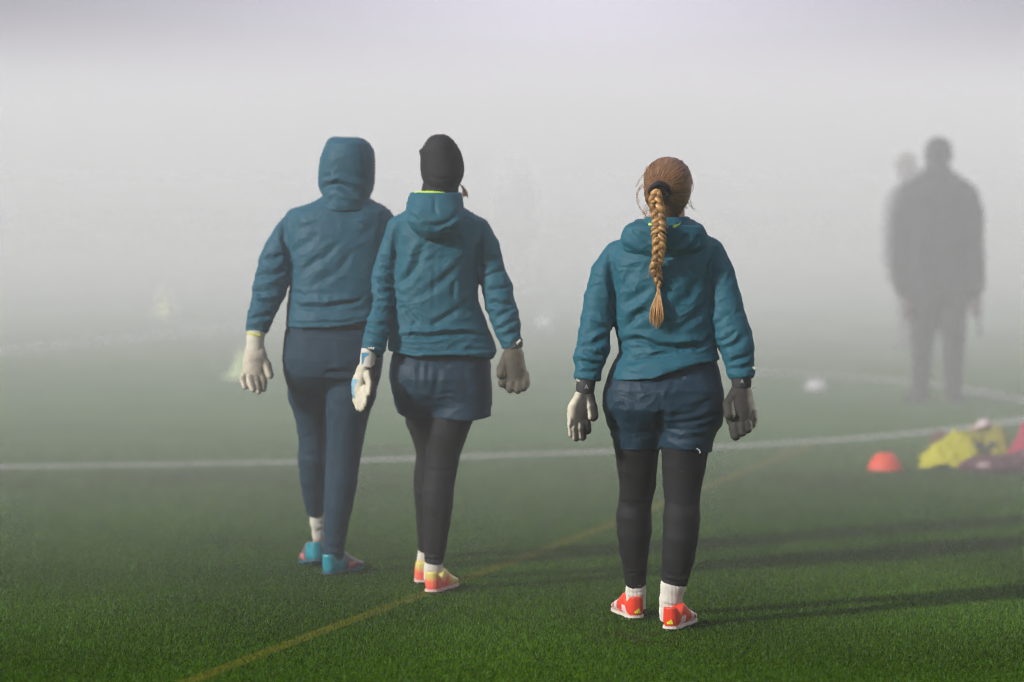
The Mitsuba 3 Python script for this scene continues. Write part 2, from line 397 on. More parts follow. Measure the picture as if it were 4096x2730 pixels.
# ---------------------------------------------------------------- bodies
def body(key, Y0, rows, arms, legs, head, skin, extra=None, shrink=.04, hands=()):
    """The person under the clothes as one continuous surface: head with a face looking away, neck, trunk, arms, hands and legs."""
    R = trunk(rows, Y0)
    A = [[(p, max(r * .45, .016)) for p, r in limb(a, Y0)] for a in arms]
    G = [[(p, max(r * .62, .014)) for p, r in limb(g, Y0)] for g in legs]
    hc = at(head['c'][0], head['c'][1], Y0 + head.get('dy', 0))
    s = Y0 / F
    rx, ry, rz = head['r'][0] * s, head['r'][1], head['r'][2] * s
    N = limb(head['neck'], Y0)
    tilt = math.radians(head.get('tilt', 0))
    yaw = math.radians(head.get('yaw', 0))
    def f(X, Y, Z):
        d = loft(X, Y, Z, R, 2.3, -shrink)
        for a in A:
            d = smin(d, chain(X, Y, Z, a, .02), .03)
        for g in G:
            d = smin(d, chain(X, Y, Z, g, .02), .03)
        d = smin(d, chain(X, Y, Z, N, .01), .03)
        for q in hands:
            d = smin(d, chain(X, Y, Z, q, .006), .008)
        # head frame: x right, y where the face looks, z up
        x0, y0, z0 = X - hc[0], Y - hc[1], Z - hc[2]
        x0, z0 = x0 * math.cos(tilt) - z0 * math.sin(tilt), x0 * math.sin(tilt) + z0 * math.cos(tilt)
        x, y = x0 * math.cos(yaw) - y0 * math.sin(yaw), x0 * math.sin(yaw) + y0 * math.cos(yaw)
        z = z0
        e = ellipsoid(x, y, z, (0, -.005, .02), (rx, ry, rz * .86))
        e = smin(e, ellipsoid(x, y, z, (0, .028, -.045), (rx * .78, ry * .72, rz * .62)), .03)
        e = smin(e, cone(x, y, z, (0, ry * .93, .012), (0, ry * 1.12, -.028), .007, .012), .012)         # nose
        e = smin(e, cone(x, y, z, (-.032, ry * .86, .026), (.032, ry * .86, .026), .012, .012), .012)     # brow
        for sx in (-1, 1):
            e = -smin(-e, np.sqrt((x - sx * .031) ** 2 + (y - ry * 1.02) ** 2 + (z - .006) ** 2) - .014, .008)   # eye hollow
            e = smin(e, np.sqrt((x - sx * .031) ** 2 + (y - ry * .86) ** 2 + (z - .006) ** 2) - .013, .002)   # eyeball
            ear = ellipsoid(x, y, z, (sx * (rx + .004), -.002, -.012), (.009, .02, .031))
            e = smin(e, ear, .006)
        e = smin(e, cone(x, y, z, (-.018, ry * .9, -.058), (.018, ry * .9, -.058), .008, .008), .008)      # mouth
        e = smin(e, ellipsoid(x, y, z, (0, ry * .72, -.088), (.026, .024, .02)), .02)                       # chin
        return smin(d, e, .02)
    allp = np.vstack([np.array([p for p, r in L]) for L in A + G + [N] + list(hands)] + [[hc - .14], [hc + .14]])
    lo, hi = allp.min(0) - .11, allp.max(0) + .11
    zlo = lo[2]
    m = build(f, lo, hi, .009, 1)
    return add(key, m, skin)

# ---------------------------------------------------------------- the pitch: turf, markings, blades
rng = np.random.default_rng(7)
def turf(p, n, uv):
    g = fbm(p.x * 420, p.y * 300, 0, 2)
    g = g + (.5 - g) * smoothstep(17.0, 26.0, p.y)          # too fine to tell apart farther off
    s = fbm(p.x * 1.1, p.y * .8, 3, 3)
    return mix((.018, .060, .001), (.044, .115, .004), g) * (.78 + .44 * s)
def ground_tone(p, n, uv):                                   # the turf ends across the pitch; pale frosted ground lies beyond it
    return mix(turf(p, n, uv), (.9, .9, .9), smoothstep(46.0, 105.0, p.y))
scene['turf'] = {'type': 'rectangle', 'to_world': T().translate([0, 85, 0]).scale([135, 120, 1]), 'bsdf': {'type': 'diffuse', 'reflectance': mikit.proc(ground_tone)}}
label('turf', 'short green artificial turf of the football pitch', 'turf', kind='structure')

def line_strip(key, a, b, width, rgb, text):
    """A marking: a thin sheet between two ground points (a curve if more are given)."""
    P = np.array([a, b], float) if not isinstance(a[0], (list, tuple)) else np.array(a, float)
    t = np.gradient(P, axis=0)
    t /= np.linalg.norm(t, axis=1, keepdims=True)
    nrm = np.stack([-t[:, 1], t[:, 0]], 1) * width / 2
    v = np.vstack([np.c_[P + nrm, np.full(len(P), .004)], np.c_[P - nrm, np.full(len(P), .004)]])
    i, m = np.arange(len(P) - 1), len(P)
    q = np.stack([i, i + m, i + m + 1, i + 1], 1)
    mesh = trimesh.Trimesh(v, np.vstack([q[:, [0, 1, 2]], q[:, [0, 2, 3]]]), process=False)
    lit = lambda p, n, uv: mi.Color3f(rgb) * (.75 + .4 * fbm(p.x * 300, p.y * 200, 0, 2))
    add(key, mesh, {'type': 'twosided', 'bsdf': {'type': 'diffuse', 'reflectance': mikit.proc(lit)}}, smooth=False)
    label(key, text, 'pitch marking', kind='structure')

def ground_curve(pts):
    return [list(q) for q in curve([at(x, y, ground_y(y))[:2] for x, y in pts], 40)]
MARKS = [('white_line', ground_curve([(-350, 1878), (0, 1872), (1210, 1851), (2050, 1824), (2920, 1789), (3650, 1737), (4096, 1682), (4450, 1628)]), .115, (.42, .43, .40), 'white line curving gently across the whole pitch behind the three players'),
         ('yellow_line', ground_curve([(560, 2810), (1671, 2390), (2280, 2165), (2959, 1897), (3250, 1785)]), .065, (.115, .125, .012), 'yellow line running diagonally away between the players'),
         ('white_line_001', ground_curve([(-300, 1436), (400, 1368), (1100, 1300)]), .11, (.5, .5, .5), 'faint white line fading into the fog far left'),
         ('white_line_002', ground_curve([(2900, 1492), (3200, 1500), (3500, 1518), (3800, 1552), (4096, 1604), (4400, 1672)]), .10, (.36, .36, .36), 'faint white line curving round behind the feet of the dark standing figure')]
for k, pts, w, c, t in MARKS:
    line_strip(k, pts, None, w, c, t)

def blades(n, y0, y1, wide, height):
    """n grass blades between two distances: one bent triangle pair each, taking the colour of the marking they stand in."""
    u = rng.random(n)
    y = np.sqrt(y0 ** 2 + u * (y1 ** 2 - y0 ** 2))
    x = (rng.random(n) * 2 - 1) * (.158 * y + .35)
    yaw, lean = rng.random(n) * 2 * np.pi, rng.normal(0, .75, n)
    hgt = height * rng.uniform(.6, 1.15, n)
    w = wide * rng.uniform(.7, 1.2, n)
    p = np.stack([x, y, np.zeros(n)], 1)
    side = np.stack([np.cos(yaw), np.sin(yaw), 0 * yaw], 1)
    fwd = np.stack([-np.sin(yaw), np.cos(yaw), 0 * yaw], 1)
    tip = p + fwd * (hgt * np.sin(lean) + .006 * rng.normal(size=n))[:, None] + side * (hgt * .25 * rng.normal(size=n))[:, None]
    tip[:, 2] = hgt * np.cos(lean)
    v = np.stack([p - side * w[:, None] / 2, p + side * w[:, None] / 2, tip], 1).reshape(-1, 3)
    big = meshkit.fbm(np.stack([x * 1.2, y * .9, 0 * x], 1), 3, 2)
    fine = rng.uniform(.55, 1.5, n)
    pale = rng.random(n) < .07
    base = np.array([.038, .086, .0045]) * (fine * (.55 + .9 * big))[:, None]
    base[:, 0] *= rng.uniform(.75, 1.35, n)
    base[pale] = np.array([.085, .155, .045]) * rng.uniform(.7, 1.2, (pale.sum(), 1))
    for k, pts, wd, c, t in MARKS:
        on = segment_distance(p[:, :2], np.array(pts)[::3]) < wd / 2 + rng.normal(0, .006, n)
        if k == 'yellow_line':
            on &= rng.random(n) < .62
        base[on] = np.array(c) * rng.uniform(.55, 1.05, (on.sum(), 1))
    worn = np.exp(-((x - .44) / .13) ** 2 - ((y - 11.55) / .16) ** 2) * (meshkit.fbm(np.stack([x * 30, y * 20, 0 * x], 1), 2, 9) > .42)
    base = base * (1 - .6 * worn[:, None]) + np.array([.045, .028, .014]) * .6 * worn[:, None]
    return v, np.repeat(base, 3, 0)
V, C = [], []
for args in ((520000, 10.3, 14.5, .0036, .017), (170000, 14.5, 17.6, .005, .018), (40000, 17.6, 19.2, .005, .017)):
    v, c = blades(*args)
    V.append(v), C.append(c)
V, C = np.vstack(V), np.vstack(C)
scene['grass'] = mikit.ply((V, np.arange(len(V)).reshape(-1, 3)), {'type': 'twosided', 'bsdf': {'type': 'diffuse', 'reflectance': VC}}, smooth=False, color=C)
label('grass', 'short green turf blades covering the near pitch', 'grass', kind='stuff')

# ---------------------------------------------------------------- materials
scene['jacket_cloth'] = cloth((.010, .083, .118), rough=.64, creased=.0034)
scene['hooded_cloth'] = cloth((.010, .070, .106), rough=.6, creased=.0028)
scene['shorts_cloth'] = cloth((.006, .027, .047), rough=.6, creased=.003)
scene['trouser_cloth'] = cloth((.006, .027, .047), creased=.002)
scene['legging_cloth'] = cloth((.0085, .0085, .009), vary=.25)
scene['knit_black'] = cloth((.012, .012, .013), scale=350, vary=.35)
scene['sock_knit'] = cloth((.52, .50, .43), scale=260, vary=.10)
scene['neon_tape'] = plain((.50, .72, .06), .6)
scene['dark_coat'] = cloth((.012, .012, .014))
scene['dark_trousers'] = cloth((.014, .014, .017))
scene['skin'] = plain((.46, .27, .20), .55)
def hair_tone(p, n, uv):
    return mix((.16, .075, .028), (.50, .27, .10), fbm(p.x * 420, p.y * 260, p.z * 90, 3))
scene['fair_hair'] = {'type': 'twosided', 'bsdf': {'type': 'principled', 'base_color': mikit.proc(hair_tone), 'roughness': .45, 'specular': .5}}
for k in list(scene):
    if k == 'sock_knit':
        def ribs(p, n, uv):
            return dr.sin(p.x * 1300) * .5
        scene[k] = {'type': 'twosided', 'bsdf': {'type': 'bumpmap', 'arbitrary': mikit.proc(ribs, 4e-4), 'scale': .0012, 'bsdf': scene[k]['bsdf']}}

def jacket(owner, Y0, rows, arms, hem, folds, mat, seed, depth=-.1, h=.0052, k_arm=.018, rumple=1.0, tag=None):
    R, A = trunk(rows, Y0), [limb(a, Y0) for a in arms]
    lo, hi = box_of(*A, pad=.03)
    zt = at(0, rows[0][0], Y0)[2]
    lo, hi = np.minimum(lo, [9, Y0 - .17, at(0, max(b for a, b in hem), Y0)[2] - .02]), np.maximum(hi, [-9, Y0 + .17, zt + .02])
    def f(X, Y, Z):
        d = hem_cut(loft(X, Y, Z, R, 2.3), X, Z, hem, Y0)
        for L in A:
            d = smin(d, limb_sdf(X, Y, Z, L, .006), k_arm)
        return d
    m = build(f, lo, hi, h, 1)
    v = np.array(m.vertices).astype(np.float32)
    dt = loft(v[:, 0], v[:, 1], v[:, 2], R, 2.3)
    da = np.min([limb_sdf(v[:, 0], v[:, 1], v[:, 2], L, .006) for L in A], 0)
    arm = np.clip((dt - da) / .02 + .5, 0, 1)
    zmid, zlow = at(0, rows[4][0], Y0)[2], at(0, rows[-1][0], Y0)[2]
    low = np.clip((zmid - v[:, 2]) / (zmid - zlow), 0, 1)
    amp = rumple * ((1 - arm) * (.0012 + .0040 * low) + arm * (.0016 + .0042 * np.clip(low * 1.4, 0, 1)))
    ang = (1 - arm) * (.75 - .6 * low) + arm * np.where(v[:, 0] < (R[4][1] + R[4][2]) / 2, -.15, .15)
    crease(m, [(a, b * 1.25, c) for a, b, c in folds], Y0 + depth, .0028, (11, 11, 9), seed, (amp, ang, 17 + 7 * arm))
    k = add(f'{owner}__jacket', m, mat)
    if tag:
        labels[k] = {'label': tag}
    return k, m

def lower(owner, name, Y0, rows, legs, top, hems, folds, mat, seed, depth=-.1, h=.0055, k=.045, amp=.0022, tag=None, pad=0.0):
    """Shorts or trousers: a pelvis and two legs; hems: per leg, a drawing polyline where the leg ends (None: at the limb's end)."""
    R, G = trunk(rows, Y0), [limb(g, Y0) for g in legs]
    lo, hi = box_of(*G, pad=.03)
    zt = at(0, top, Y0)[2]
    lo, hi = np.minimum(lo, [9, Y0 - .18, 9]), np.maximum(hi, [-9, Y0 + .16, zt])
    hi[2] = zt
    def f(X, Y, Z):
        d = loft(X, Y, Z, R, 2.3)
        for L, hm in zip(G, hems):
            e = limb_sdf(X, Y, Z, L, .006, end=hm is None)
            if hm is not None:
                e = hem_cut(e, X, Z, hm, Y0)
            d = smin(d, e, k)
        return np.maximum(d, Z - np.float32(zt - .008))
    m = build(f, lo, hi, h, 1)
    n = len(m.vertices)
    crease(m, folds, Y0 + depth, amp, (12, 12, 8), seed, (np.full(n, amp), np.full(n, .25), 20))
    key = add(f'{owner}__{name}', m, mat)
    if tag:
        labels[key] = {'label': tag}
    return key, m

def sleeve(owner, name, Y0, rows, mat, k=.012, ky=1.0, h=.005, folds=(), amp=.0008, seed=1, start=True):
    """One tube of cloth along a limb (a legging, a sock, a cuff), open ends cut square."""
    L = limb(rows, Y0)
    lo, hi = box_of(L, pad=.02)
    m = build(lambda X, Y, Z: limb_sdf(X, Y, Z, L, k, 1.0, start, True), lo, hi, h, 1)
    n = len(m.vertices)
    crease(m, folds, Y0, amp, (20, 20, 20), seed, (np.full(n, amp * .6), np.full(n, .35), 20) if name == 'legging' else None)
    return add(f'{owner}__{name}', m, mat), m

def shape(key, Y0, f, lo, hi, mat, h=.005, folds=(), depth=-.1, amp=.0015, seed=4, freq=(14, 14, 14)):
    a, b = at(lo[0], hi[1], Y0), at(hi[0], lo[1], Y0)
    m = build(f, [a[0], Y0 + lo[2], a[2]], [b[0], Y0 + hi[2], b[2]], h, 1)
    crease(m, folds, Y0 + depth, amp, freq, seed)
    return add(key, m, mat), m

# ================================================================= the player with the plait (right)
p, Y0 = 'person', ground_y(2509)
label(p, 'player with a long fair plait, teal jacket, navy shorts and red boots', 'person')
s = Y0 / F
c_rows = [(868, 2585, 2755, 0, .075), (905, 2555, 2785, 0, .09), (945, 2500, 2838, 0, .105), (980, 2452, 2862, 0, .115), (1035, 2436, 2868, 0, .125), (1110, 2445, 2852, 0, .13),
          (1200, 2452, 2845, 0, .13), (1300, 2455, 2852, 0, .125), (1375, 2472, 2862, .0, .122), (1410, 2476, 2868, 0, .125), (1450, 2456, 2878, -.012, .14), (1500, 2440, 2883, -.016, .148), (1530, 2436, 2885, -.018, .15)]
c_left = [(2462, 1012, 0, 46), (2420, 1090, -.01, 56), (2398, 1190, -.02, 59), (2386, 1284, -.03, 63), (2377, 1345, -.04, 64), (2372, 1392, -.05, 64), (2357, 1440, -.06, 60), (2352, 1490, -.07, 53), (2350, 1522, -.075, 48)]
c_right = [(2846, 1005, 0, 50), (2882, 1090, -.01, 54), (2900, 1190, -.02, 62), (2912, 1270, -.03, 69), (2932, 1340, -.04, 71), (2948, 1392, -.05, 67), (2958, 1440, -.06, 58), (2963, 1490, -.07, 51), (2966, 1515, -.075, 46)]
c_hem = [(2300, 1507), (2441, 1507), (2470, 1516), (2600, 1506), (2690, 1472), (2781, 1446), (2880, 1436), (3000, 1436)]
c_folds = [([(2437, 1010), (2445, 1090), (2453, 1180), (2456, 1300)], -8, 13), ([(2868, 1000), (2850, 1060), (2838, 1120), (2836, 1240)], -8, 13),
           ([(2601, 1142), (2560, 1171), (2499, 1222)], -6, 16), ([(2590, 1232), (2544, 1267), (2500, 1318)], -9, 15), ([(2600, 1190), (2540, 1225), (2490, 1270)], 4, 16),
           ([(2470, 1369), (2512, 1364), (2601, 1369), (2623, 1379), (2703, 1388), (2800, 1384), (2850, 1362)], -11, 9), ([(2480, 1345), (2600, 1347), (2700, 1366), (2800, 1362)], 6, 14),
           ([(2480, 1456), (2540, 1440), (2628, 1415), (2781, 1392)], -7, 11), ([(2500, 1425), (2640, 1400)], 4, 12), ([(2797, 1386), (2855, 1352)], -7, 10),
           ([(2680, 1240), (2760, 1190), (2800, 1120)], -5, 18), ([(2700, 1320), (2790, 1270), (2830, 1200)], -5, 16), ([(2560, 1075), (2500, 1110), (2470, 1160)], -3, 16),
           ([(2887, 1374), (2954, 1325)], -7, 10), ([(2899, 1403), (2983, 1360)], -7, 10), ([(2911, 1456), (3007, 1419)], -7, 10), ([(2870, 1300), (2935, 1250)], -4, 12), ([(2905, 1484), (3005, 1474)], -5, 9),
           ([(2361, 1290), (2443, 1325)], -5, 11), ([(2315, 1395), (2367, 1384), (2432, 1343)], -8, 10), ([(2318, 1402), (2414, 1431)], -7, 10), ([(2303, 1442), (2408, 1466)], -8, 10), ([(2330, 1350), (2430, 1300)], -4, 12), ([(2303, 1488), (2400, 1492)], -5, 8)]
jk, jm = jacket(p, Y0, c_rows, [c_left, c_right], c_hem, c_folds, 'jacket_cloth', 11)
zc = lambda py: at(0, py, Y0)[2]
xc = lambda px: at(px, 0, Y0)[0]
def hood_c(X, Y, Z):
    sack = ellipsoid(X, Y, Z, (xc(2648), Y0 - .085, zc(952)), (.146, .060, .088))
    sack = smin(sack, cone(X, Y, Z, (xc(2534), Y0 - .04, zc(948)), (xc(2556), Y0 - .06, zc(915)), .038, .036), .03)
    sack = smin(sack, cone(X, Y, Z, (xc(2788), Y0 - .04, zc(950)), (xc(2768), Y0 - .06, zc(915)), .038, .036), .03)
    ring = loft(X, Y, Z, [(zc(878), xc(2541), xc(2783), Y0 - .02, .115), (zc(905), xc(2532), xc(2792), Y0 - .02, .12), (zc(985), xc(2500), xc(2825), Y0 - .01, .125)], 2.6)
    d = smin(sack, ring, .03)
    hole = loft(X, Y, Z, [(zc(850), xc(2588), xc(2748), Y0 + .02, .085), (zc(930), xc(2606), xc(2732), Y0 + .02, .07)], 2.2)
    d = smax(d, -hole, .008)
    lip = zc(892) + .03 * np.clip((Y - (Y0 - .05)) / .1, -.2, 1)
    return smax(d, Z - lip.astype(np.float32), .01)
hk, hm = shape(f'{jk}__hood', Y0, hood_c, (2440, 845, -.22), (2880, 1080, .15), 'jacket_cloth', .005,
               [([(2480, 962), (2530, 1000), (2578, 1030)], -5, 10), ([(2560, 925), (2600, 985), (2640, 1010)], -5, 12), ([(2760, 930), (2720, 985), (2680, 1010)], -6, 13), ([(2800, 950), (2770, 1000), (2730, 1030)], -4, 10), ([(2530, 915), (2570, 960)], -4, 10)], -.15, .0025)
ribbon(f'{jk}__tape', hm, [(2588, 894), (2596, 897), (2606, 901)], Y0, .011, 'neon_tape', .008)
ribbon(f'{jk}__tape', hm, [(2680, 905), (2705, 897), (2727, 885)], Y0, .011, 'neon_tape', .008)

c_pelvis = [(1400, 2478, 2856, 0, .105), (1450, 2458, 2866, 0, .115), (1500, 2440, 2874, -.008, .128), (1555, 2427, 2884, -.015, .145), (1630, 2420, 2886, -.012, .145), (1668, 2436, 2880, 0, .13), (1700, 2446, 2872, .02, .11), (1725, 2480, 2840, .03, .08)]
c_sl = [(2545, 1530, .0, 96), (2535, 1590, -.01, 104), (2544, 1680, 0, 100), (2548, 1745, .015, 95), (2549, 1830, .03, 91)]
c_sr = [(2758, 1530, -.01, 102), (2766, 1590, -.03, 110), (2764, 1680, -.035, 112), (2750, 1745, -.035, 104), (2743, 1830, -.035, 101)]
lower(p, 'shorts', Y0, c_pelvis, [c_sl, c_sr], 1424, [[(2400, 1797), (2460, 1800), (2636, 1788), (2700, 1788)], [(2600, 1782), (2644, 1783), (2760, 1792), (2843, 1806), (2900, 1808)]],
      [([(2640, 1790), (2638, 1700), (2648, 1620)], -11, 16), ([(2652, 1664), (2740, 1655), (2850, 1615)], -6, 11), ([(2664, 1690), (2760, 1690), (2860, 1655)], -6, 10), ([(2700, 1640), (2790, 1620), (2860, 1580)], -4, 10),
       ([(2655, 1722), (2760, 1716), (2850, 1700)], -4, 10), ([(2660, 1755), (2760, 1752), (2840, 1745)], -4, 12), ([(2690, 1535), (2660, 1560), (2650, 1600)], 5, 9), ([(2480, 1600), (2470, 1700)], -4, 14), ([(2530, 1560), (2545, 1700)], -3, 18),
       ([(2740, 1500), (2700, 1520), (2670, 1560)], -4, 10)], 'shorts_cloth', 21, tag='loose navy shorts worn over black leggings')
c_ll = [(2552, 1640, .0, 92), (2548, 1780, .03, 92), (2548, 1859, .05, 81), (2551, 1936, .075, 73), (2540, 2020, .10, 66), (2535, 2065, .10, 71), (2537, 2127, .11, 69), (2537, 2203, .135, 58), (2540, 2280, .165, 47), (2543, 2338, .185, 41)]
c_lr = [(2740, 1640, -.02, 96), (2740, 1780, -.03, 98), (2736, 1859, -.03, 88), (2729, 1936, -.03, 79), (2728, 2012, -.035, 69), (2727, 2073, -.05, 74), (2722, 2150, -.055, 71), (2713, 2226, -.045, 65), (2704, 2288, -.035, 58), (2696, 2337, -.03, 51)]
sleeve(p, 'legging', Y0, c_ll, 'legging_cloth', .004, amp=.0014, seed=5, folds=[([(2480, 2010), (2540, 2024), (2600, 2016)], -4, 9), ([(2485, 2035), (2595, 2040)], -3, 8), ([(2500, 2290), (2585, 2300)], -3, 7), ([(2500, 2312), (2580, 2318)], -3, 6)])
sleeve(p, 'legging', Y0, c_lr, 'legging_cloth', .004, amp=.0014, seed=6, folds=[([(2660, 2004), (2728, 2020), (2795, 2010)], -4, 9), ([(2662, 2030), (2790, 2038)], -3, 8), ([(2650, 2280), (2760, 2296)], -3, 7), ([(2650, 2306), (2752, 2322)], -3, 6)])
add(f'{p}__shorts__side_stripe', tube([at(2450, 1715, Y0 + .0), at(2454, 1750, Y0 + .005), at(2457, 1790, Y0 + .01)], .004, 6), plain((.30, .42, .05)))
add(f'{p}__shorts__hem_tag', tube(curve([at(2786, 1795, Y0 - .140), at(2795, 1800, Y0 - .138), at(2801, 1814, Y0 - .135)], 8), .0022, 6), plain((.55, .56, .55)))
sleeve(p, 'sock', Y0, [(2543, 2318, .18, 39), (2543, 2370, .19, 39), (2544, 2405, .2, 36), (2546, 2440, .2, 38)], 'sock_knit', .01,
       folds=[([(2505, 2374), (2545, 2380), (2583, 2371)], -4, 6), ([(2506, 2392), (2545, 2394), (2583, 2387)], -3, 5), ([(2504, 2363), (2583, 2362)], 3, 6)], h=.004)
sleeve(p, 'sock', Y0, [(2697, 2312, -.03, 49), (2693, 2345, -.03, 49), (2683, 2400, -.028, 44), (2678, 2445, -.02, 40), (2676, 2480, -.01, 38)], 'sock_knit', .01,
       folds=[([(2640, 2405), (2680, 2412), (2725, 2420)], -3, 5), ([(2640, 2424), (2680, 2432), (2722, 2434)], -3, 5), ([(2641, 2415), (2722, 2427)], 3, 5)], h=.004)

def red_boot(v, L, n):
    q = v[:, 1] / L
    c = np.tile([.62, .045, .018], (len(v), 1))
    toe = np.clip((q - .50) / .06, 0, 1)[:, None]
    c = c * (1 - toe) + np.array([.60, .40, .36]) * toe
    stripe = (np.sin((q * 34 + np.abs(v[:, 0]) * 60)) > .55) & (q > .52) & (v[:, 2] > .03)
    c[stripe] = [.22, .05, .045]
    side = (np.abs(v[:, 0]) > .017) & (q > .07) & (q < .36) & (v[:, 2] < .018 + .035 * np.clip((q - .05) / .15, 0, 1)) & (v[:, 2] > .012)
    c[side] = [.62, .45, .44]
    return c
fy = ground_y(2484)
boot(p, [at(2546, 2484, fy)[0], fy - .015, 0], -13, .25, red_boot, (.55, .50, .42), emblem=(.62, .60, .03))
fy = ground_y(2528)
boot(p, [at(2678, 2528, fy)[0], fy - .015, 0], 19, .255, red_boot, (.55, .50, .42), emblem=(.62, .60, .03))

cream, palmc = np.array([.47, .44, .335]), np.array([.036, .034, .028])
def mitt(light, edge=.35, a=cream, b=palmc):
    """Cream glove with a dark latex palm on the side away from 'light' (a direction)."""
    l = np.array(light, float) / np.linalg.norm(light)
    def f(v, n):
        t = np.clip((n @ l - edge + .25) / .5, 0, 1)
        t = t * t * (3 - 2 * t)
        c = b + (a - b) * t[:, None]
        return c * (.8 + .4 * meshkit.fbm(v * 55, 2, 4))[:, None]
    return f
gk, sk, _ = glove(p, Y0, [(2340, 1570, -.075, 33), (2336, 1605, -.08, 40), (2322, 1640, -.085, 46), (2316, 1668, -.09, 45)],
      [[(2290, 1668, -.095, 17), (2287, 1700, -.105, 16), (2290, 1738, -.105, 14)], [(2303, 1676, -.1, 17), (2303, 1715, -.11, 17), (2305, 1750, -.11, 15)],
       [(2322, 1678, -.1, 17), (2327, 1715, -.115, 17), (2330, 1748, -.115, 15)], [(2338, 1670, -.095, 17), (2346, 1700, -.105, 16), (2349, 1723, -.105, 15)], [(2355, 1592, -.09, 20), (2368, 1630, -.105, 20), (2373, 1666, -.11, 19)]],
      [(2349, 1500, -.075, 37), (2342, 1545, -.075, 35), (2339, 1572, -.075, 34)], mitt((-.85, .0, .25), .50), tag='cream and dark grey goalkeeper glove on the left hand')
gk2, sk2, _ = glove(p, Y0, [(2966, 1545, -.075, 33), (2962, 1585, -.08, 44), (2958, 1630, -.085, 56), (2962, 1668, -.09, 58)],
      [[(2938, 1675, -.1, 23), (2940, 1712, -.11, 22), (2943, 1742, -.115, 20)], [(2963, 1680, -.1, 21), (2967, 1705, -.115, 20), (2969, 1728, -.12, 18)],
       [(2985, 1672, -.1, 20), (2990, 1698, -.115, 19), (2992, 1716, -.12, 17)], [(3006, 1648, -.095, 20), (3011, 1675, -.105, 18), (3008, 1698, -.11, 16)], [(2938, 1580, -.09, 22), (2914, 1618, -.11, 21), (2918, 1660, -.13, 20)]],
      [(2963, 1490, -.075, 40), (2966, 1525, -.075, 37), (2966, 1551, -.075, 36)], mitt((.9, .1, .1), .50), tag='cream and dark grey goalkeeper glove on the right hand')
for kk, (px, py) in ((sk, (2345, 1548)), (sk2, (2968, 1527))):   # the small outlined mark printed on each strap
    q = at(px, py, Y0 - .118)
    w = .008
    a = np.array([[-.6, -.9], [.1, 1.0], [.75, -.9], [-.6, -.2], [.75, -.2]]) * w
    m = trimesh.util.concatenate([tube([[q[0] + u[0], q[1], q[2] + u[1]] for u in (a[i], a[j])], .0011, 5) for i, j in ((0, 1), (1, 2), (3, 4))])
    add(f'{kk}__print', m, plain((.30, .31, .30), .6))
for px0, py0, px1, py1, dy in ((2304, 1518, 2322, 1527, -.095), (3008, 1470, 3020, 1476, -.09), (3012, 1553, 3020, 1556, -.085)):
    add(f'{p}__pull_tab', tube([at(px0, py0, Y0 + dy), at(px1, py1, Y0 + dy)], .0045, 8), plain((.6, .58, .48), .6))

body(f'{p}__body', Y0, c_rows, [c_left + [(2336, 1575, -.08, 40), (2320, 1650, -.09, 40)], c_right + [(2964, 1575, -.08, 44), (2960, 1650, -.09, 44)]],
     [c_ll + [(2546, 2430, .2, 38), (2546, 2462, .22, 34)], c_lr + [(2678, 2460, -.02, 40), (2680, 2500, .02, 34)]],
     dict(c=(2670, 754), r=(80, .090, 100), dy=.0, yaw=-6, neck=[(2668, 800, .01, 66), (2668, 900, .0, 74)]), 'skin')

# hair: a smooth cap drawn back to the tie, the plait, its tassel and loose strands
knot = at(2634, 757, Y0 - .105)
def hair_c(X, Y, Z):
    c = at(2671, 722, Y0)
    d = ellipsoid(X, Y, Z, (c[0], c[1] - .012, c[2]), (.0845, .103, .083))
    d = smin(d, ellipsoid(X, Y, Z, (c[0] - .004, c[1] - .035, c[2] - .055), (.077, .072, .062)), .03)
    d = smin(d, cone(X, Y, Z, at(2668, 810, Y0 - .02), at(2662, 880, Y0 - .022), .056, .046), .03)
    d = smin(d, ellipsoid(X, Y, Z, knot, (.036, .03, .03)), .03)
    face = Y - (c[1] + .055 + .5 * (Z - c[2])).astype(np.float32)
    return smax(d, face, .01)
kh = build(hair_c, at(2560, 950, Y0 - .17) , at(2780, 610, Y0 + .14), .0042, 1)
v, n = np.array(kh.vertices), np.array(kh.vertex_normals)
d0 = v - knot
ang = np.arctan2(d0[:, 2], d0[:, 0])
kh.vertices = v + n * (.0022 * (meshkit.noise(np.stack([ang * 13, ang * 0, np.linalg.norm(d0, axis=1) * 9], 1), 1) - .5) + .0016 * (meshkit.noise(np.stack([ang * 38, ang * 0, np.linalg.norm(d0, axis=1) * 14], 1), 2) - .5))[:, None]
ang_tone = meshkit.fbm(np.stack([ang * 14, ang * 0, np.linalg.norm(d0, axis=1) * 6], 1), 3, 6)
tone = np.array([.050, .024, .011]) + (np.array([.21, .105, .040]) - np.array([.050, .024, .011])) * np.clip(ang_tone * 1.9 - .45, 0, 1)[:, None]
hairk = add(f'{p}__hair', kh, painted(.42, .5), color=tone)
labels[hairk] = {'label': 'reddish fair hair pulled back from the head into a plait'}
from scipy.spatial import cKDTree
tree, hv, hn = cKDTree(kh.vertices), np.array(kh.vertices), np.array(kh.vertex_normals)
rng = np.random.default_rng(12)
ts, tc = [], []
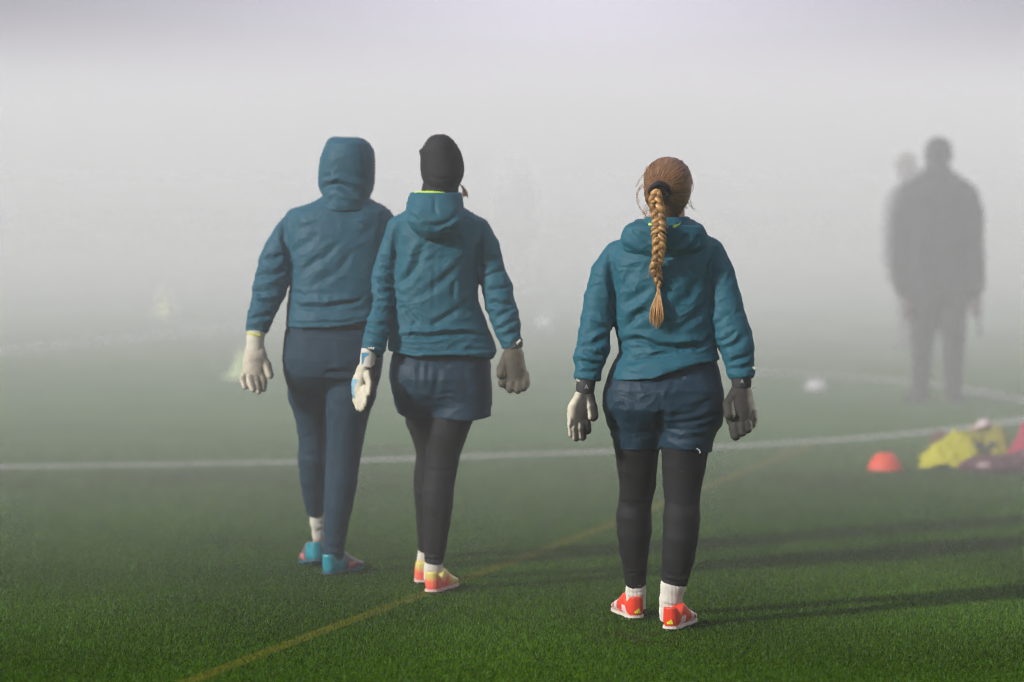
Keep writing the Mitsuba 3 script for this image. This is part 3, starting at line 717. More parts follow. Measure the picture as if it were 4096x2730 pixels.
for j in rng.choice(np.flatnonzero(hv[:, 1] < at(2671, 722, Y0)[1] + .07), 420):
    a, b = hv[j], knot + rng.normal(0, .008, 3)
    q = a + (b - a) * np.linspace(0, .93, 11)[:, None]
    i = tree.query(q)[1]
    q = hv[i] * .6 + q * .4
    i = tree.query(q)[1]
    q = hv[i] + hn[i] * rng.uniform(.0004, .0022)
    q[1:-1] = (q[:-2] + q[1:-1] * 2 + q[2:]) / 4
    m = tube(q + (b - a) * np.linspace(0, .002, 11)[:, None], np.linspace(.0012, .0007, 11), 4)
    ts.append(m), tc.append(np.tile(np.array([.20, .098, .037]) * rng.uniform(.25, 1.5), (len(m.vertices), 1)))
labels[add(f'{hairk}__hair_strand', trimesh.util.concatenate(ts), painted(.42, .5), color=np.vstack(tc))] = {'kind': 'stuff'}
arch = curve([at(2604, 772, Y0 - .12), at(2616, 745, Y0 - .142), at(2640, 735, Y0 - .148), at(2664, 748, Y0 - .142), at(2674, 776, Y0 - .12)], 20)
add(f'{p}__hair_tie', tube(arch, .0105, 10), 'knit_black')
low = curve([at(2604, 772, Y0 - .12), at(2640, 792, Y0 - .15), at(2674, 776, Y0 - .12)], 16)
add(f'{p}__hair_tie', tube(low, .0085, 10), 'knit_black')
path = curve([at(2634, 765, Y0 - .135), at(2622, 810, Y0 - .155), at(2634, 865, Y0 - .165), at(2634, 920, Y0 - .188), at(2636, 985, Y0 - .185), at(2630, 1040, Y0 - .170), at(2622, 1085, Y0 - .150), at(2632, 1125, Y0 - .145), at(2635, 1150, Y0 - .143)], 220)
tt = np.linspace(0, 1, 220)
wid = np.interp(tt, [0, .1, .5, .85, 1], [.011, .0145, .0145, .012, .005])
thick = np.interp(tt, [0, .1, .5, .85, 1], [.010, .0120, .0122, .0100, .004]) * (.9 + .2 * meshkit.noise(np.stack([tt * 16, 0 * tt, 0 * tt], 1), 4))
for k in range(3):
    ph = (tt + .035 * (meshkit.noise(np.stack([tt * 9, 0 * tt, 0 * tt], 1), 8) - .5)) * 2 * np.pi * 4.3 + k * 2 * np.pi / 3
    pt = path + np.stack([wid * np.sin(ph), -.009 * np.sin(2 * ph), 0 * ph], 1)
    m = tube(pt, thick * (1 + .05 * np.sin(tt * 90 + k)), 14)
    # strand relief: fine grooves that run along each lock
    a = np.tile(np.arange(14), 220) * 2 * np.pi / 14
    vv = np.array(m.vertices)[:220 * 14]
    g = meshkit.noise(np.stack([a * 3 + np.repeat(tt, 14) * 14 + k * 7, np.repeat(tt, 14) * 10, 0 * a], 1), k)
    ctr = np.repeat(pt, 14, 0)
    vv = ctr + (vv - ctr) * (.86 + .28 * g)[:, None]
    m.vertices = np.vstack([vv, np.array(m.vertices)[220 * 14:]])
    col = np.array([.10, .045, .016]) + (np.array([.52, .29, .095]) - np.array([.10, .045, .016])) * np.clip(g * 1.5 - .2, 0, 1)[:, None]
    add(f'{hairk}__plait_strand', m, painted(.42, .5), color=np.vstack([col, col[:1], col[-1:]]))
rng = np.random.default_rng(3)
ts, tc = [], []
for i in range(150):
    u, w = rng.uniform(-1, 1), rng.uniform(-1, 1)
    end = at(2626 + 27 * u + rng.normal(0, 3), rng.uniform(1255, 1322) - abs(u) * 25, Y0 - .150 + .008 * w)
    mid = at(2628 + 22 * u, 1225, Y0 - .152 + .010 * w)
    c = curve([at(2634 + 2 * u, 1150, Y0 - .143), at(2633 + 8 * u, 1180, Y0 - .148), mid, end], 10)
    m = tube(c, np.linspace(.0021, .0006, 10), 5)
    ts.append(m)
    tc.append(np.tile(np.array([.46, .25, .085]) * rng.uniform(.45, 1.35), (len(m.vertices), 1)))
add(f'{hairk}__tassel', trimesh.util.concatenate(ts), painted(.45, .5), color=np.vstack(tc))
add(f'{hairk}__plait_tie', tube([at(2634, 1146, Y0 - .143), at(2634, 1156, Y0 - .143)], .0065, 8), plain((.35, .2, .09)))
ls = []
for a in ([(2584, 690), (2560, 715), (2546, 750)], [(2576, 752), (2558, 760), (2549, 790), (2556, 815)], [(2574, 740), (2553, 765), (2551, 800), (2566, 840), (2592, 868)], [(2595, 830), (2576, 845), (2572, 862)],
          [(2590, 820), (2580, 855), (2583, 872)], [(2760, 710), (2768, 740), (2762, 775)], [(2752, 800), (2760, 825), (2780, 842)], [(2755, 790), (2764, 815), (2768, 830)], [(2598, 845), (2585, 858), (2579, 876)],
          [(2590, 660), (2582, 680), (2578, 712)], [(2757, 700), (2766, 715), (2765, 745)]):
    for j in range(3):
        q = [at(x + rng.normal(0, 3), y + rng.normal(0, 4), Y0 - .01 + rng.normal(0, .02)) for x, y in a]
        ls.append(tube(curve(q, 12), .0006, 4))
for i in range(110):
    j = rng.integers(8, 190)
    c0 = path[j] + [rng.normal(0, .012), -.012 + rng.normal(0, .004), 0]
    d1 = np.array([rng.normal(0, .010), rng.normal(0, .004), -rng.uniform(.012, .035)])
    ls.append(tube(curve([c0, c0 + d1 * .5 + rng.normal(0, .003, 3), c0 + d1], 6), .0005, 3))
for i in range(110):
    j = rng.integers(8, 190)
    c0 = path[j] + [rng.normal(0, .012), -.012 + rng.normal(0, .004), 0]
    d1 = np.array([rng.normal(0, .010), rng.normal(0, .004), -rng.uniform(.012, .035)])
    ls.append(tube(curve([c0, c0 + d1 * .5 + rng.normal(0, .003, 3), c0 + d1], 6), .0005, 3))
labels[add(f'{hairk}__loose_strand', trimesh.util.concatenate(ls), plain((.30, .17, .08), .5))] = {'kind': 'stuff'}
add(f'{p}__earring', trimesh.creation.icosphere(2, .0038).apply_translation(at(2746, 832, Y0 - .01)), plain((.7, .6, .4), .25, metallic=.9))

# ================================================================= the player in the knitted hat (middle)
p, Y0 = 'person_001', ground_y(2364)
label(p, 'player in a black knitted hat, teal jacket with the hood down and navy shorts', 'person')
zc = lambda py: at(0, py, Y0)[2]
xc = lambda px: at(px, 0, Y0)[0]
b_rows = [(790, 1680, 1812, 0, .08), (828, 1642, 1850, 0, .095), (858, 1600, 1900, 0, .11), (885, 1578, 1928, 0, .12), (940, 1578, 1932, 0, .13), (1010, 1584, 1926, 0, .132), (1100, 1576, 1914, 0, .132),
          (1160, 1570, 1912, 0, .13), (1205, 1567, 1914, 0, .13), (1245, 1560, 1928, 0, .13), (1310, 1554, 1953, 0, .132), (1370, 1553, 1976, -.005, .135), (1405, 1555, 1984, -.018, .148), (1440, 1562, 1968, -.02, .148)]
b_left = [(1592, 912, 0, 44), (1566, 973, .0, 38), (1547, 1045, -.01, 43), (1531, 1115, -.03, 43), (1528, 1160, -.05, 40), (1530, 1214, -.07, 38), (1517, 1272, -.09, 41), (1506, 1331, -.11, 46), (1495, 1385, -.13, 45), (1486, 1416, -.14, 40)]
b_right = [(1916, 918, 0, 47), (1952, 985, 0, 44), (1962, 1040, -.005, 47), (1972, 1105, -.01, 55), (1992, 1161, -.02, 59), (1998, 1214, -.03, 57), (2016, 1265, -.04, 55), (2027, 1308, -.05, 54), (2040, 1355, -.06, 42), (2050, 1388, -.065, 35)]
b_hem = [(1400, 1398), (1560, 1400), (1600, 1408), (1656, 1416), (1779, 1409), (1886, 1413), (1955, 1432), (2100, 1432)]
b_folds = [([(1691, 976), (1668, 1053), (1626, 1114), (1588, 1137)], -9, 14), ([(1668, 960), (1640, 1050), (1600, 1095)], 4, 16), ([(1745, 1026), (1691, 1061), (1653, 1107)], -4, 14), ([(1817, 1114), (1814, 1206)], -5, 10),
           ([(1821, 1068), (1730, 1160), (1645, 1206)], -6, 16), ([(1850, 1010), (1760, 1090), (1690, 1140)], 3, 16), ([(1825, 1229), (1883, 1252)], -6, 10), ([(1837, 1237), (1768, 1283), (1714, 1313)], -7, 12), ([(1622, 1233), (1664, 1279), (1650, 1305)], -6, 10),
           ([(1586, 1364), (1610, 1350), (1691, 1344), (1806, 1338), (1902, 1332), (1950, 1340)], -11, 9), ([(1600, 1330), (1700, 1322), (1890, 1312)], 5, 13), ([(1600, 1372), (1700, 1366), (1850, 1362)], 5, 11), ([(1588, 1390), (1672, 1401), (1806, 1394), (1921, 1397), (1970, 1405)], -10, 8),
           ([(1925, 961), (1913, 1034), (1908, 1103)], -11, 12), ([(1925, 1044), (2005, 1024)], -6, 9), ([(1932, 1110), (2025, 1080)], -7, 9), ([(1944, 1168), (2036, 1146)], -7, 9), ([(1952, 1218), (2055, 1221)], -8, 9), ([(1967, 1272), (2055, 1240)], -8, 9), ([(1978, 1317), (2076, 1285)], -6, 9), ([(2000, 1352), (2080, 1330)], -5, 9),
           ([(1950, 1195), (2050, 1190)], 4, 9), ([(1938, 1140), (2030, 1115)], 4, 9), ([(1590, 900), (1584, 1000), (1576, 1100)], -9, 12), ([(1508, 1030), (1576, 1053)], -7, 10), ([(1510, 1075), (1570, 1085)], -5, 9), ([(1500, 1114), (1576, 1137)], -8, 10), ([(1500, 1160), (1569, 1164)], -7, 9),
           ([(1495, 1205), (1560, 1215)], -7, 9), ([(1488, 1245), (1550, 1250)], -6, 9), ([(1470, 1290), (1545, 1300)], -7, 9), ([(1462, 1335), (1540, 1345)], -6, 9), ([(1450, 1375), (1535, 1385)], -5, 9), ([(1740, 960), (1736, 1300)], -1.5, 8)]
jk, jm = jacket(p, Y0, b_rows, [b_left, b_right], b_hem, b_folds, 'jacket_cloth', 31)
def hood_b(X, Y, Z):
    d = loft(X, Y, Z, [(zc(768), xc(1641), xc(1846), Y0 - .035, .125), (zc(800), xc(1630), xc(1852), Y0 - .045, .135), (zc(835), xc(1624), xc(1857), Y0 - .055, .14), (zc(880), xc(1632), xc(1852), Y0 - .06, .14), (zc(918), xc(1656), xc(1832), Y0 - .065, .13), (zc(948), xc(1690), xc(1790), Y0 - .075, .095)], 2.5)
    d = smin(d, cone(X, Y, Z, (xc(1690), Y0 - .145, zc(880)), (xc(1800), Y0 - .145, zc(880)), .045, .045), .04)
    hole = loft(X, Y, Z, [(zc(740), xc(1672), xc(1836), Y0 - .005, .10), (zc(850), xc(1690), xc(1815), Y0 + .0, .085)], 2.3)
    d = smax(d, -hole, .008)
    lip = zc(770) - .025 * np.clip((Y - Y0) / .1, -.1, 1)
    return smax(d, Z - lip.astype(np.float32), .008)
hk, hm = shape(f'{jk}__hood', Y0, hood_b, (1590, 750, -.24), (1890, 965, .15), 'jacket_cloth', .0048,
               [([(1655, 910), (1700, 935), (1735, 945), (1800, 930)], 3, 14), ([(1740, 790), (1745, 860)], -5, 8), ([(1690, 900), (1740, 905), (1800, 880), (1840, 840)], -8, 11), ([(1640, 860), (1680, 895)], -5, 11), ([(1790, 905), (1830, 870)], 4, 9), ([(1760, 925), (1830, 900)], -5, 8)], -.16, .003)
ribbon(f'{jk}__tape', hm, [(1660, 770), (1720, 766), (1781, 771)], Y0, .007, 'neon_tape', .006)

b_pelvis = [(1370, 1590, 1950, 0, .105), (1420, 1572, 1958, -.002, .12), (1460, 1566, 1957, -.012, .136), (1510, 1566, 1953, -.018, .146), (1570, 1578, 1955, -.012, .14), (1610, 1590, 1950, .0, .12), (1640, 1610, 1930, .02, .09)]
b_sl = [(1668, 1500, .0, 96), (1690, 1600, .01, 98), (1702, 1690, .06, 82)]
b_sr = [(1838, 1490, -.02, 106), (1846, 1590, -.04, 112), (1850, 1690, -.05, 114)]
lower(p, 'shorts', Y0, b_pelvis, [b_sl, b_sr], 1394, [[(1550, 1645), (1620, 1666), (1760, 1668)], [(1700, 1662), (1742, 1663), (1890, 1674), (1966, 1659), (2000, 1659)]],
      [([(1738, 1610), (1744, 1540), (1765, 1465)], -6, 14), ([(1748, 1582), (1800, 1572), (1850, 1588)], -6, 9), ([(1755, 1600), (1850, 1605)], -5, 10), ([(1687, 1441), (1671, 1556)], -4, 11), ([(1779, 1460), (1812, 1430), (1860, 1412)], -5, 9), ([(1720, 1440), (1712, 1560)], -3, 10), ([(1860, 1470), (1880, 1600)], -4, 14), ([(1640, 1460), (1635, 1570)], -3, 12)],
      'shorts_cloth', 41, tag='loose navy shorts worn over black leggings')
add(f'{p}__shorts__side_stripe', tube([at(1953, 1530, Y0), at(1956, 1570, Y0), at(1961, 1625, Y0)], .005, 6), plain((.36, .44, .04)))
b_ll = [(1690, 1560, .02, 82), (1697, 1680, .06, 74), (1714, 1770, .09, 58), (1720, 1816, .10, 54), (1714, 1900, .12, 58), (1713, 1960, .13, 58), (1708, 2076, .18, 44), (1702, 2145, .21, 33), (1699, 2203, .235, 26)]
b_lr = [(1836, 1560, -.03, 80), (1812, 1660, -.045, 82), (1785, 1740, -.05, 80), (1770, 1830, -.05, 68), (1762, 1890, -.055, 64), (1752, 1970, -.07, 62), (1750, 2020, -.075, 61), (1746, 2092, -.07, 55), (1742, 2168, -.06, 47), (1735, 2252, -.05, 36)]
sleeve(p, 'legging', Y0, b_ll, 'legging_cloth', .004, amp=.0012)
sleeve(p, 'legging', Y0, b_lr, 'legging_cloth', .004, amp=.0014, seed=7, folds=[([(1705, 1868), (1765, 1880), (1825, 1872)], -4, 9), ([(1700, 2200), (1780, 2212)], -3, 7), ([(1700, 2225), (1772, 2235)], -3, 6)])
sleeve(p, 'sock', Y0, [(1699, 2185, .235, 25), (1695, 2235, .24, 25), (1690, 2290, .25, 26)], 'sock_knit', .01, h=.004)
sleeve(p, 'sock', Y0, [(1736, 2228, -.05, 36), (1733, 2275, -.045, 36), (1728, 2320, -.035, 34)], 'sock_knit', .01, h=.004, folds=[([(1700, 2285), (1765, 2290)], -3, 5)])
def coral_boot(v, L, n):
    q, z = v[:, 1] / L, v[:, 2]
    coral, yel = np.array([.74, .13, .085]), np.array([.60, .50, .15])
    t = np.clip((z - .050 - .01 * np.sin(q * 18)) / .026, 0, 1)[:, None]
    f = np.clip((q - .42) / .16, 0, 1)[:, None]
    t = np.maximum(t, f)
    return coral * (1 - t) + yel * t
fy = ground_y(2344)
boot(p, [at(1688, 2344, fy)[0], fy - .01, 0], 3, .25, coral_boot, (.60, .42, .36), pitch=1)
fy = ground_y(2379)
boot(p, [at(1724, 2379, fy)[0], fy - .015, 0], 18, .25, coral_boot, (.60, .42, .36))

def blue_mitt(v, n):
    c = mitt((-.92, -.1, .1), .2)(v, n)
    z = (v[:, 2] - v[:, 2].min()) / np.ptp(v[:, 2])
    on = (n[:, 0] < -.25) & (n[:, 1] < .55) & (((z > .24) & (z < .58) & (v[:, 1] > np.median(v[:, 1]) - .012)))
    c[on] = np.array([.16, .32, .42]) * (.85 + .3 * meshkit.noise(v[on] * 60, 2))[:, None]
    return c
gk, sk, _ = glove(p, Y0, [(1472, 1450, -.15, 26), (1464, 1490, -.155, 36), (1453, 1535, -.165, 42), (1448, 1566, -.175, 40)],
      [[(1430, 1560, -.15, 17), (1428, 1600, -.17, 16), (1436, 1632, -.195, 13)], [(1440, 1565, -.185, 18), (1440, 1605, -.205, 17), (1448, 1635, -.225, 14)],
       [(1455, 1565, -.20, 18), (1456, 1600, -.22, 17), (1458, 1628, -.24, 14)], [(1464, 1558, -.21, 17), (1468, 1588, -.23, 16), (1466, 1612, -.25, 13)], [(1476, 1500, -.19, 18), (1484, 1540, -.215, 17), (1480, 1572, -.235, 15)]],
      [(1476, 1398, -.142, 29), (1471, 1435, -.148, 28), (1467, 1472, -.152, 29)], blue_mitt, strap_rgb=(.50, .47, .40), tag='cream and light blue goalkeeper glove on the left hand')
q0, q1 = at(1464, 1409, Y0 - .166), at(1458, 1460, Y0 - .173)
add(f'{sk}__blue_panel', trimesh.creation.box((.028, .012, .045)).apply_transform(trimesh.transformations.translation_matrix((q0 + q1) / 2)), plain((.10, .28, .42), .6), smooth=False)
add(f'{p}__pull_tab', tube([at(1473, 1394, Y0 - .185), at(1496, 1395, Y0 - .180)], .0045, 8), plain((.62, .60, .50), .6))
gk, sk, _ = glove(p, Y0, [(2055, 1395, -.07, 31), (2052, 1430, -.075, 40), (2047, 1475, -.08, 52), (2052, 1512, -.085, 54)],
      [[(2096, 1500, -.09, 19), (2100, 1535, -.105, 18), (2094, 1552, -.12, 15)], [(2074, 1512, -.1, 19), (2074, 1545, -.115, 18), (2070, 1561, -.13, 15)],
       [(2050, 1515, -.1, 19), (2044, 1545, -.115, 18), (2040, 1558, -.13, 15)], [(2022, 1500, -.095, 18), (2014, 1524, -.105, 17), (2008, 1535, -.115, 15)], [(2026, 1440, -.085, 20), (2008, 1475, -.105, 19), (2003, 1500, -.12, 16)]],
      [(2052, 1372, -.066, 34), (2056, 1398, -.07, 31)], mitt((.95, .15, .4), .58, np.array([.36, .33, .22]), np.array([.082, .073, .052])), strap_rgb=(.06, .062, .06), tag='olive and dark grey goalkeeper glove on the right hand')
add(f'{p}__pull_tab', tube([at(2068, 1376, Y0 - .1), at(2081, 1362, Y0 - .09)], .005, 8), plain((.60, .58, .46), .6))
add(f'{p}__pull_tab', tube([at(2084, 1356, Y0 - .075), at(2086, 1386, Y0 - .075)], .006, 8), plain((.10, .10, .09), .6))

def beanie(X, Y, Z):
    d = loft(X, Y, Z, [(zc(538), xc(1742), xc(1778), Y0 - .02, .02), (zc(546), xc(1722), xc(1795), Y0 - .02, .05), (zc(562), xc(1706), xc(1814), Y0 - .015, .075), (zc(585), xc(1692), xc(1830), Y0 - .01, .092), (zc(606), xc(1682), xc(1842), Y0 - .005, .102), (zc(640), xc(1680), xc(1853), Y0, .11), (zc(674), xc(1680), xc(1858), Y0, .112),
                       (zc(705), xc(1684), xc(1854), Y0, .110), (zc(728), xc(1692), xc(1844), Y0, .104), (zc(748), xc(1700), xc(1834), Y0, .098)], 2.1)
    return smin(d, ellipsoid(X, Y, Z, (xc(1690), Y0 + .01, zc(608)), (.014, .03, .012)), .012)
shape(f'{p}__hat', Y0, beanie, (1660, 525, -.15), (1880, 765, .15), 'knit_black', .0045, [([(1690, 705), (1760, 722), (1850, 706)], -3, 6), ([(1720, 580), (1700, 640)], -2, 10), ([(1800, 575), (1830, 650)], -2, 10)], -.1, .0015)
def gaiter(X, Y, Z):
    return loft(X, Y, Z, [(zc(728), xc(1692), xc(1838), Y0, .085), (zc(750), xc(1686), xc(1834), Y0 - .004, .085), (zc(800), xc(1682), xc(1832), Y0 - .005, .088)], 2.2)
shape(f'{p}__neck_warmer', Y0, gaiter, (1650, 715, -.13), (1870, 815, .13), 'knit_black', .005, [([(1690, 752), (1830, 758)], -3, 8)], -.08, .0015)
ts, tc = [], []
rng = np.random.default_rng(5)
for i in range(60):
    u = rng.random()
    a, b = at(1838 + 6 * u, 735 + 12 * u, Y0 + .01), at(1850 + 22 * u + rng.normal(0, 2), 785 + rng.normal(0, 6), Y0 - .01 + rng.normal(0, .01))
    m = tube(curve([a, (a + b) / 2 + [.006, 0, .004], b], 8), np.linspace(.0014, .0005, 8), 4)
    ts.append(m), tc.append(np.tile(np.array([.42, .24, .10]) * rng.uniform(.5, 1.3), (len(m.vertices), 1)))
hr = add(f'{p}__hair', trimesh.util.concatenate(ts), painted(.45, .5), color=np.vstack(tc))
labels[hr] = {'label': 'wisp of fair hair below the hat', 'kind': 'stuff'}
body(f'{p}__body', Y0, b_rows, [b_left + [(1470, 1470, -.155, 36), (1452, 1545, -.17, 36)], b_right + [(2052, 1430, -.075, 38), (2050, 1490, -.085, 44)]],
     [b_ll + [(1692, 2285, .25, 30), (1690, 2310, .27, 28)], b_lr + [(1728, 2325, -.03, 38), (1728, 2355, .0, 34)]],
     dict(c=(1768, 652), r=(58, .068, 84), yaw=10, neck=[(1765, 730, .01, 60), (1748, 810, 0, 66)]), 'skin')

# ================================================================= the hooded player (left)
p, Y0 = 'person_002', ground_y(2298)
label(p, 'player with a blue hood pulled up, long navy trousers and turquoise boots', 'person')
zc = lambda py: at(0, py, Y0)[2]
xc = lambda px: at(px, 0, Y0)[0]
a_rows = [(780, 1298, 1462, 0, .09), (805, 1262, 1500, 0, .10), (822, 1215, 1535, 0, .11), (842, 1170, 1560, 0, .12), (880, 1152, 1570, 0, .13), (950, 1152, 1570, 0, .138), (1050, 1158, 1566, 0, .14), (1117, 1162, 1560, 0, .14),
          (1143, 1163, 1556, 0, .14), (1184, 1154, 1550, 0, .14), (1231, 1149, 1548, 0, .142), (1280, 1145, 1546, -.006, .15), (1330, 1138, 1542, -.015, .155)]
a_left = [(1186, 878, 0, 46), (1146, 935, 0, 50), (1112, 1000, -.01, 56), (1100, 1045, -.015, 62), (1089, 1112, -.03, 67), (1074, 1172, -.05, 64), (1053, 1228, -.07, 55), (1040, 1275, -.09, 52), (1029, 1310, -.10, 47), (1027, 1332, -.105, 43)]
a_right = [(1540, 895, .0, 46), (1572, 980, .03, 50), (1590, 1070, .06, 54), (1600, 1130, .10, 54), (1585, 1180, .18, 48), (1570, 1215, .25, 42), (1560, 1235, .29, 38)]
a_hem = [(900, 1306), (1146, 1306), (1260, 1303), (1370, 1296), (1450, 1284), (1560, 1276), (1700, 1276)]
a_folds = [([(1276, 938), (1170, 1008)], -4, 16), ([(1370, 967), (1252, 1055), (1200, 1110)], -5, 16), ([(1420, 1010), (1330, 1090), (1250, 1150)], -4, 16), ([(1164, 1222), (1276, 1228), (1416, 1214), (1475, 1184)], -8, 9), ([(1170, 1200), (1300, 1205), (1420, 1190)], 4, 13), ([(1158, 1173), (1229, 1190)], -5, 9),
           ([(1150, 1293), (1260, 1291), (1370, 1287), (1463, 1272)], -6, 6), ([(1047, 1040), (1135, 1026)], -8, 9), ([(1026, 1116), (1135, 1090)], -9, 10), ([(1030, 1080), (1130, 1062)], 5, 10), ([(1011, 1173), (1105, 1165)], -10, 9), ([(1006, 1203), (1100, 1208)], -7, 8), ([(1015, 1146), (1120, 1130)], 5, 9),
           ([(994, 1278), (1088, 1264)], -10, 8), ([(985, 1310), (1070, 1313)], -6, 8), ([(1000, 1240), (1095, 1240)], 5, 10), ([(1135, 867), (1130, 926), (1147, 1043), (1160, 1114)], -9, 11), ([(1200, 850), (1240, 900)], 4, 22), ([(1440, 870), (1450, 930)], 4, 24)]
jk, jm = jacket(p, Y0, a_rows, [a_left, a_right], a_hem, a_folds, 'hooded_cloth', 51)
def hood_a(X, Y, Z):
    d = loft(X, Y, Z, [(zc(549), xc(1330), xc(1432), Y0, .05), (zc(556), xc(1312), xc(1456), Y0, .085), (zc(575), xc(1302), xc(1477), Y0 - .0, .115), (zc(600), xc(1290), xc(1492), Y0, .125), (zc(635), xc(1278), xc(1500), Y0, .13), (zc(680), xc(1272), xc(1499), Y0, .13),
                       (zc(715), xc(1270), xc(1497), Y0, .128), (zc(740), xc(1270), xc(1494), Y0, .125), (zc(765), xc(1278), xc(1489), Y0 - .005, .125), (zc(790), xc(1292), xc(1478), Y0 - .01, .125), (zc(815), xc(1290), xc(1470), Y0 - .012, .125), (zc(845), xc(1270), xc(1490), Y0 - .01, .12)], 2.35)
    hole = cone(X, Y, Z, (xc(1388), Y0 + .16, zc(690)), (xc(1388), Y0 + .05, zc(680)), .085, .07)
    return smax(d, -hole, .012)
shape(f'{jk}__hood', Y0, hood_a, (1240, 535, -.17), (1530, 860, .17), 'hooded_cloth', .005,
      [([(1440, 566), (1458, 632), (1462, 700)], -4, 7), ([(1276, 765), (1310, 745), (1346, 738), (1428, 770), (1463, 800)], -12, 12), ([(1290, 790), (1350, 772), (1420, 800)], 5, 12), ([(1300, 730), (1360, 715), (1440, 740)], 5, 12), ([(1290, 710), (1330, 700)], -4, 9), ([(1330, 600), (1320, 680)], 2, 20), ([(1380, 690), (1470, 720)], -3, 12)], -.12, .003)

a_pelvis = [(1240, 1165, 1530, 0, .115), (1290, 1150, 1533, 0, .125), (1345, 1138, 1535, -.01, .142), (1433, 1129, 1532, -.018, .15), (1500, 1136, 1522, -.012, .145), (1540, 1150, 1505, .01, .12), (1570, 1180, 1480, .03, .09)]
a_ll = [(1245, 1420, .01, 96), (1242, 1460, .02, 100), (1240, 1580, .07, 88), (1246, 1646, .09, 72), (1252, 1710, .11, 63), (1255, 1778, .12, 58), (1252, 1837, .13, 59), (1252, 1910, .15, 54), (1257, 1976, .19, 46), (1262, 2056, .24, 32)]
a_lr = [(1410, 1400, -.01, 108), (1410, 1450, -.02, 112), (1402, 1573, -.03, 101), (1389, 1646, -.03, 89), (1379, 1749, -.03, 76), (1370, 1837, -.035, 70), (1363, 1925, -.05, 66), (1353, 2020, -.055, 58), (1342, 2115, -.04, 47), (1335, 2203, -.03, 40), (1332, 2268, -.02, 38)]
lower(p, 'trousers', Y0, a_pelvis, [a_ll, a_lr], 1262, [None, None], [([(1302, 2000), (1300, 1700), (1300, 1520)], -8, 10), ([(1300, 1512), (1320, 1492), (1370, 1484), (1430, 1486)], -9, 10), ([(1325, 1470), (1400, 1462)], 4, 14), ([(1195, 1770), (1240, 1765)], -4, 8), ([(1200, 1830), (1260, 1840)], -3, 9), ([(1340, 2150), (1380, 2140)], -3, 9), ([(1310, 2200), (1370, 2190)], -4, 8), ([(1305, 2230), (1368, 2236)], -3, 8), ([(1320, 1600), (1330, 1900)], 3, 14)], 'trouser_cloth', 61, k=.018)
sleeve(p, 'sock', Y0, [(1266, 2040, .24, 31), (1270, 2090, .25, 28), (1275, 2140, .27, 24), (1279, 2200, .30, 24)], 'sock_knit', .01, h=.004,
       folds=[([(1240, 2080), (1300, 2078)], -3, 5), ([(1242, 2105), (1300, 2103)], -3, 5), ([(1246, 2130), (1300, 2126)], -3, 5), ([(1250, 2155), (1300, 2152)], -3, 5)])
def teal_boot(v, L, n):
    q, z = v[:, 1] / L, v[:, 2]
    c = np.tile([.012, .20, .25], (len(v), 1))
    t = np.clip((q - .26) / .14, 0, 1)[:, None]
    c = c * (1 - t) + np.array([.10, .075, .085]) * t
    pink = (q > .45) & (q < .62) & (np.abs(v[:, 0]) > .02) & (z < .05)
    c[pink] = [.50, .16, .15]
    return c
fy = ground_y(2264)
boot(p, [at(1281, 2252, fy)[0], fy - .19, .0], -14, .255, teal_boot, (.03, .10, .12), pitch=9)
fy = ground_y(2307)
boot(p, [at(1309, 2307, fy)[0], fy - .015, 0], 27, .262, teal_boot, (.03, .10, .12))
def pale_mitt(v, n):
    l = np.array([-.55, -.1, -.55])
    t = np.clip((n @ l + .25) / .5, 0, 1)[:, None]
    c = np.array([.16, .145, .115]) * (1 - t) + np.array([.44, .40, .31]) * t
    up = np.clip((v[:, 2] - v[:, 2].max() + .085) / .03, 0, 1)[:, None]
    c = c * (1 - up) + np.array([.46, .42, .33]) * up
    return c * (.8 + .4 * meshkit.fbm(v * 55, 2, 4))[:, None]
glove(p, Y0, [(1021, 1385, -.112, 33), (1021, 1420, -.115, 40), (1022, 1455, -.12, 46), (1020, 1485, -.125, 47)],
      [[(985, 1490, -.13, 15), (974, 1520, -.145, 14), (980, 1548, -.165, 11)], [(1003, 1500, -.14, 16), (1004, 1530, -.165, 15), (1012, 1558, -.19, 12)], [(1022, 1502, -.14, 16), (1028, 1535, -.165, 15), (1033, 1566, -.185, 12)],
       [(1045, 1495, -.135, 16), (1052, 1530, -.15, 15), (1053, 1556, -.165, 12)], [(1050, 1432, -.12, 17), (1068, 1465, -.135, 17), (1080, 1502, -.15, 14)]],
      [(1026, 1322, -.105, 36), (1021, 1360, -.11, 33), (1020, 1405, -.113, 33)], pale_mitt, strap_rgb=(.50, .47, .38), tag='cream goalkeeper glove with curled fingers on the left hand')
add(f'{p}__cuff_trim', tube([at(x, y, Y0 - d) for x, y, d in ((990, 1330, .118), (1005, 1336, .14), (1025, 1341, .145), (1040, 1342, .14))], .0055, 8), plain((.50, .52, .10), .6))
body(f'{p}__body', Y0, a_rows, [a_left + [(1022, 1400, -.112, 34), (1021, 1470, -.125, 40)], a_right + [(1555, 1262, .33, 38), (1552, 1300, .36, 40)]],
     [a_ll + [(1274, 2150, .27, 30), (1280, 2215, .32, 28)], a_lr + [(1322, 2270, -.01, 36), (1318, 2292, .02, 30)]],
     dict(c=(1390, 680), r=(62, .072, 86), yaw=12, neck=[(1388, 760, .01, 62), (1382, 830, 0, 70)]), 'skin')

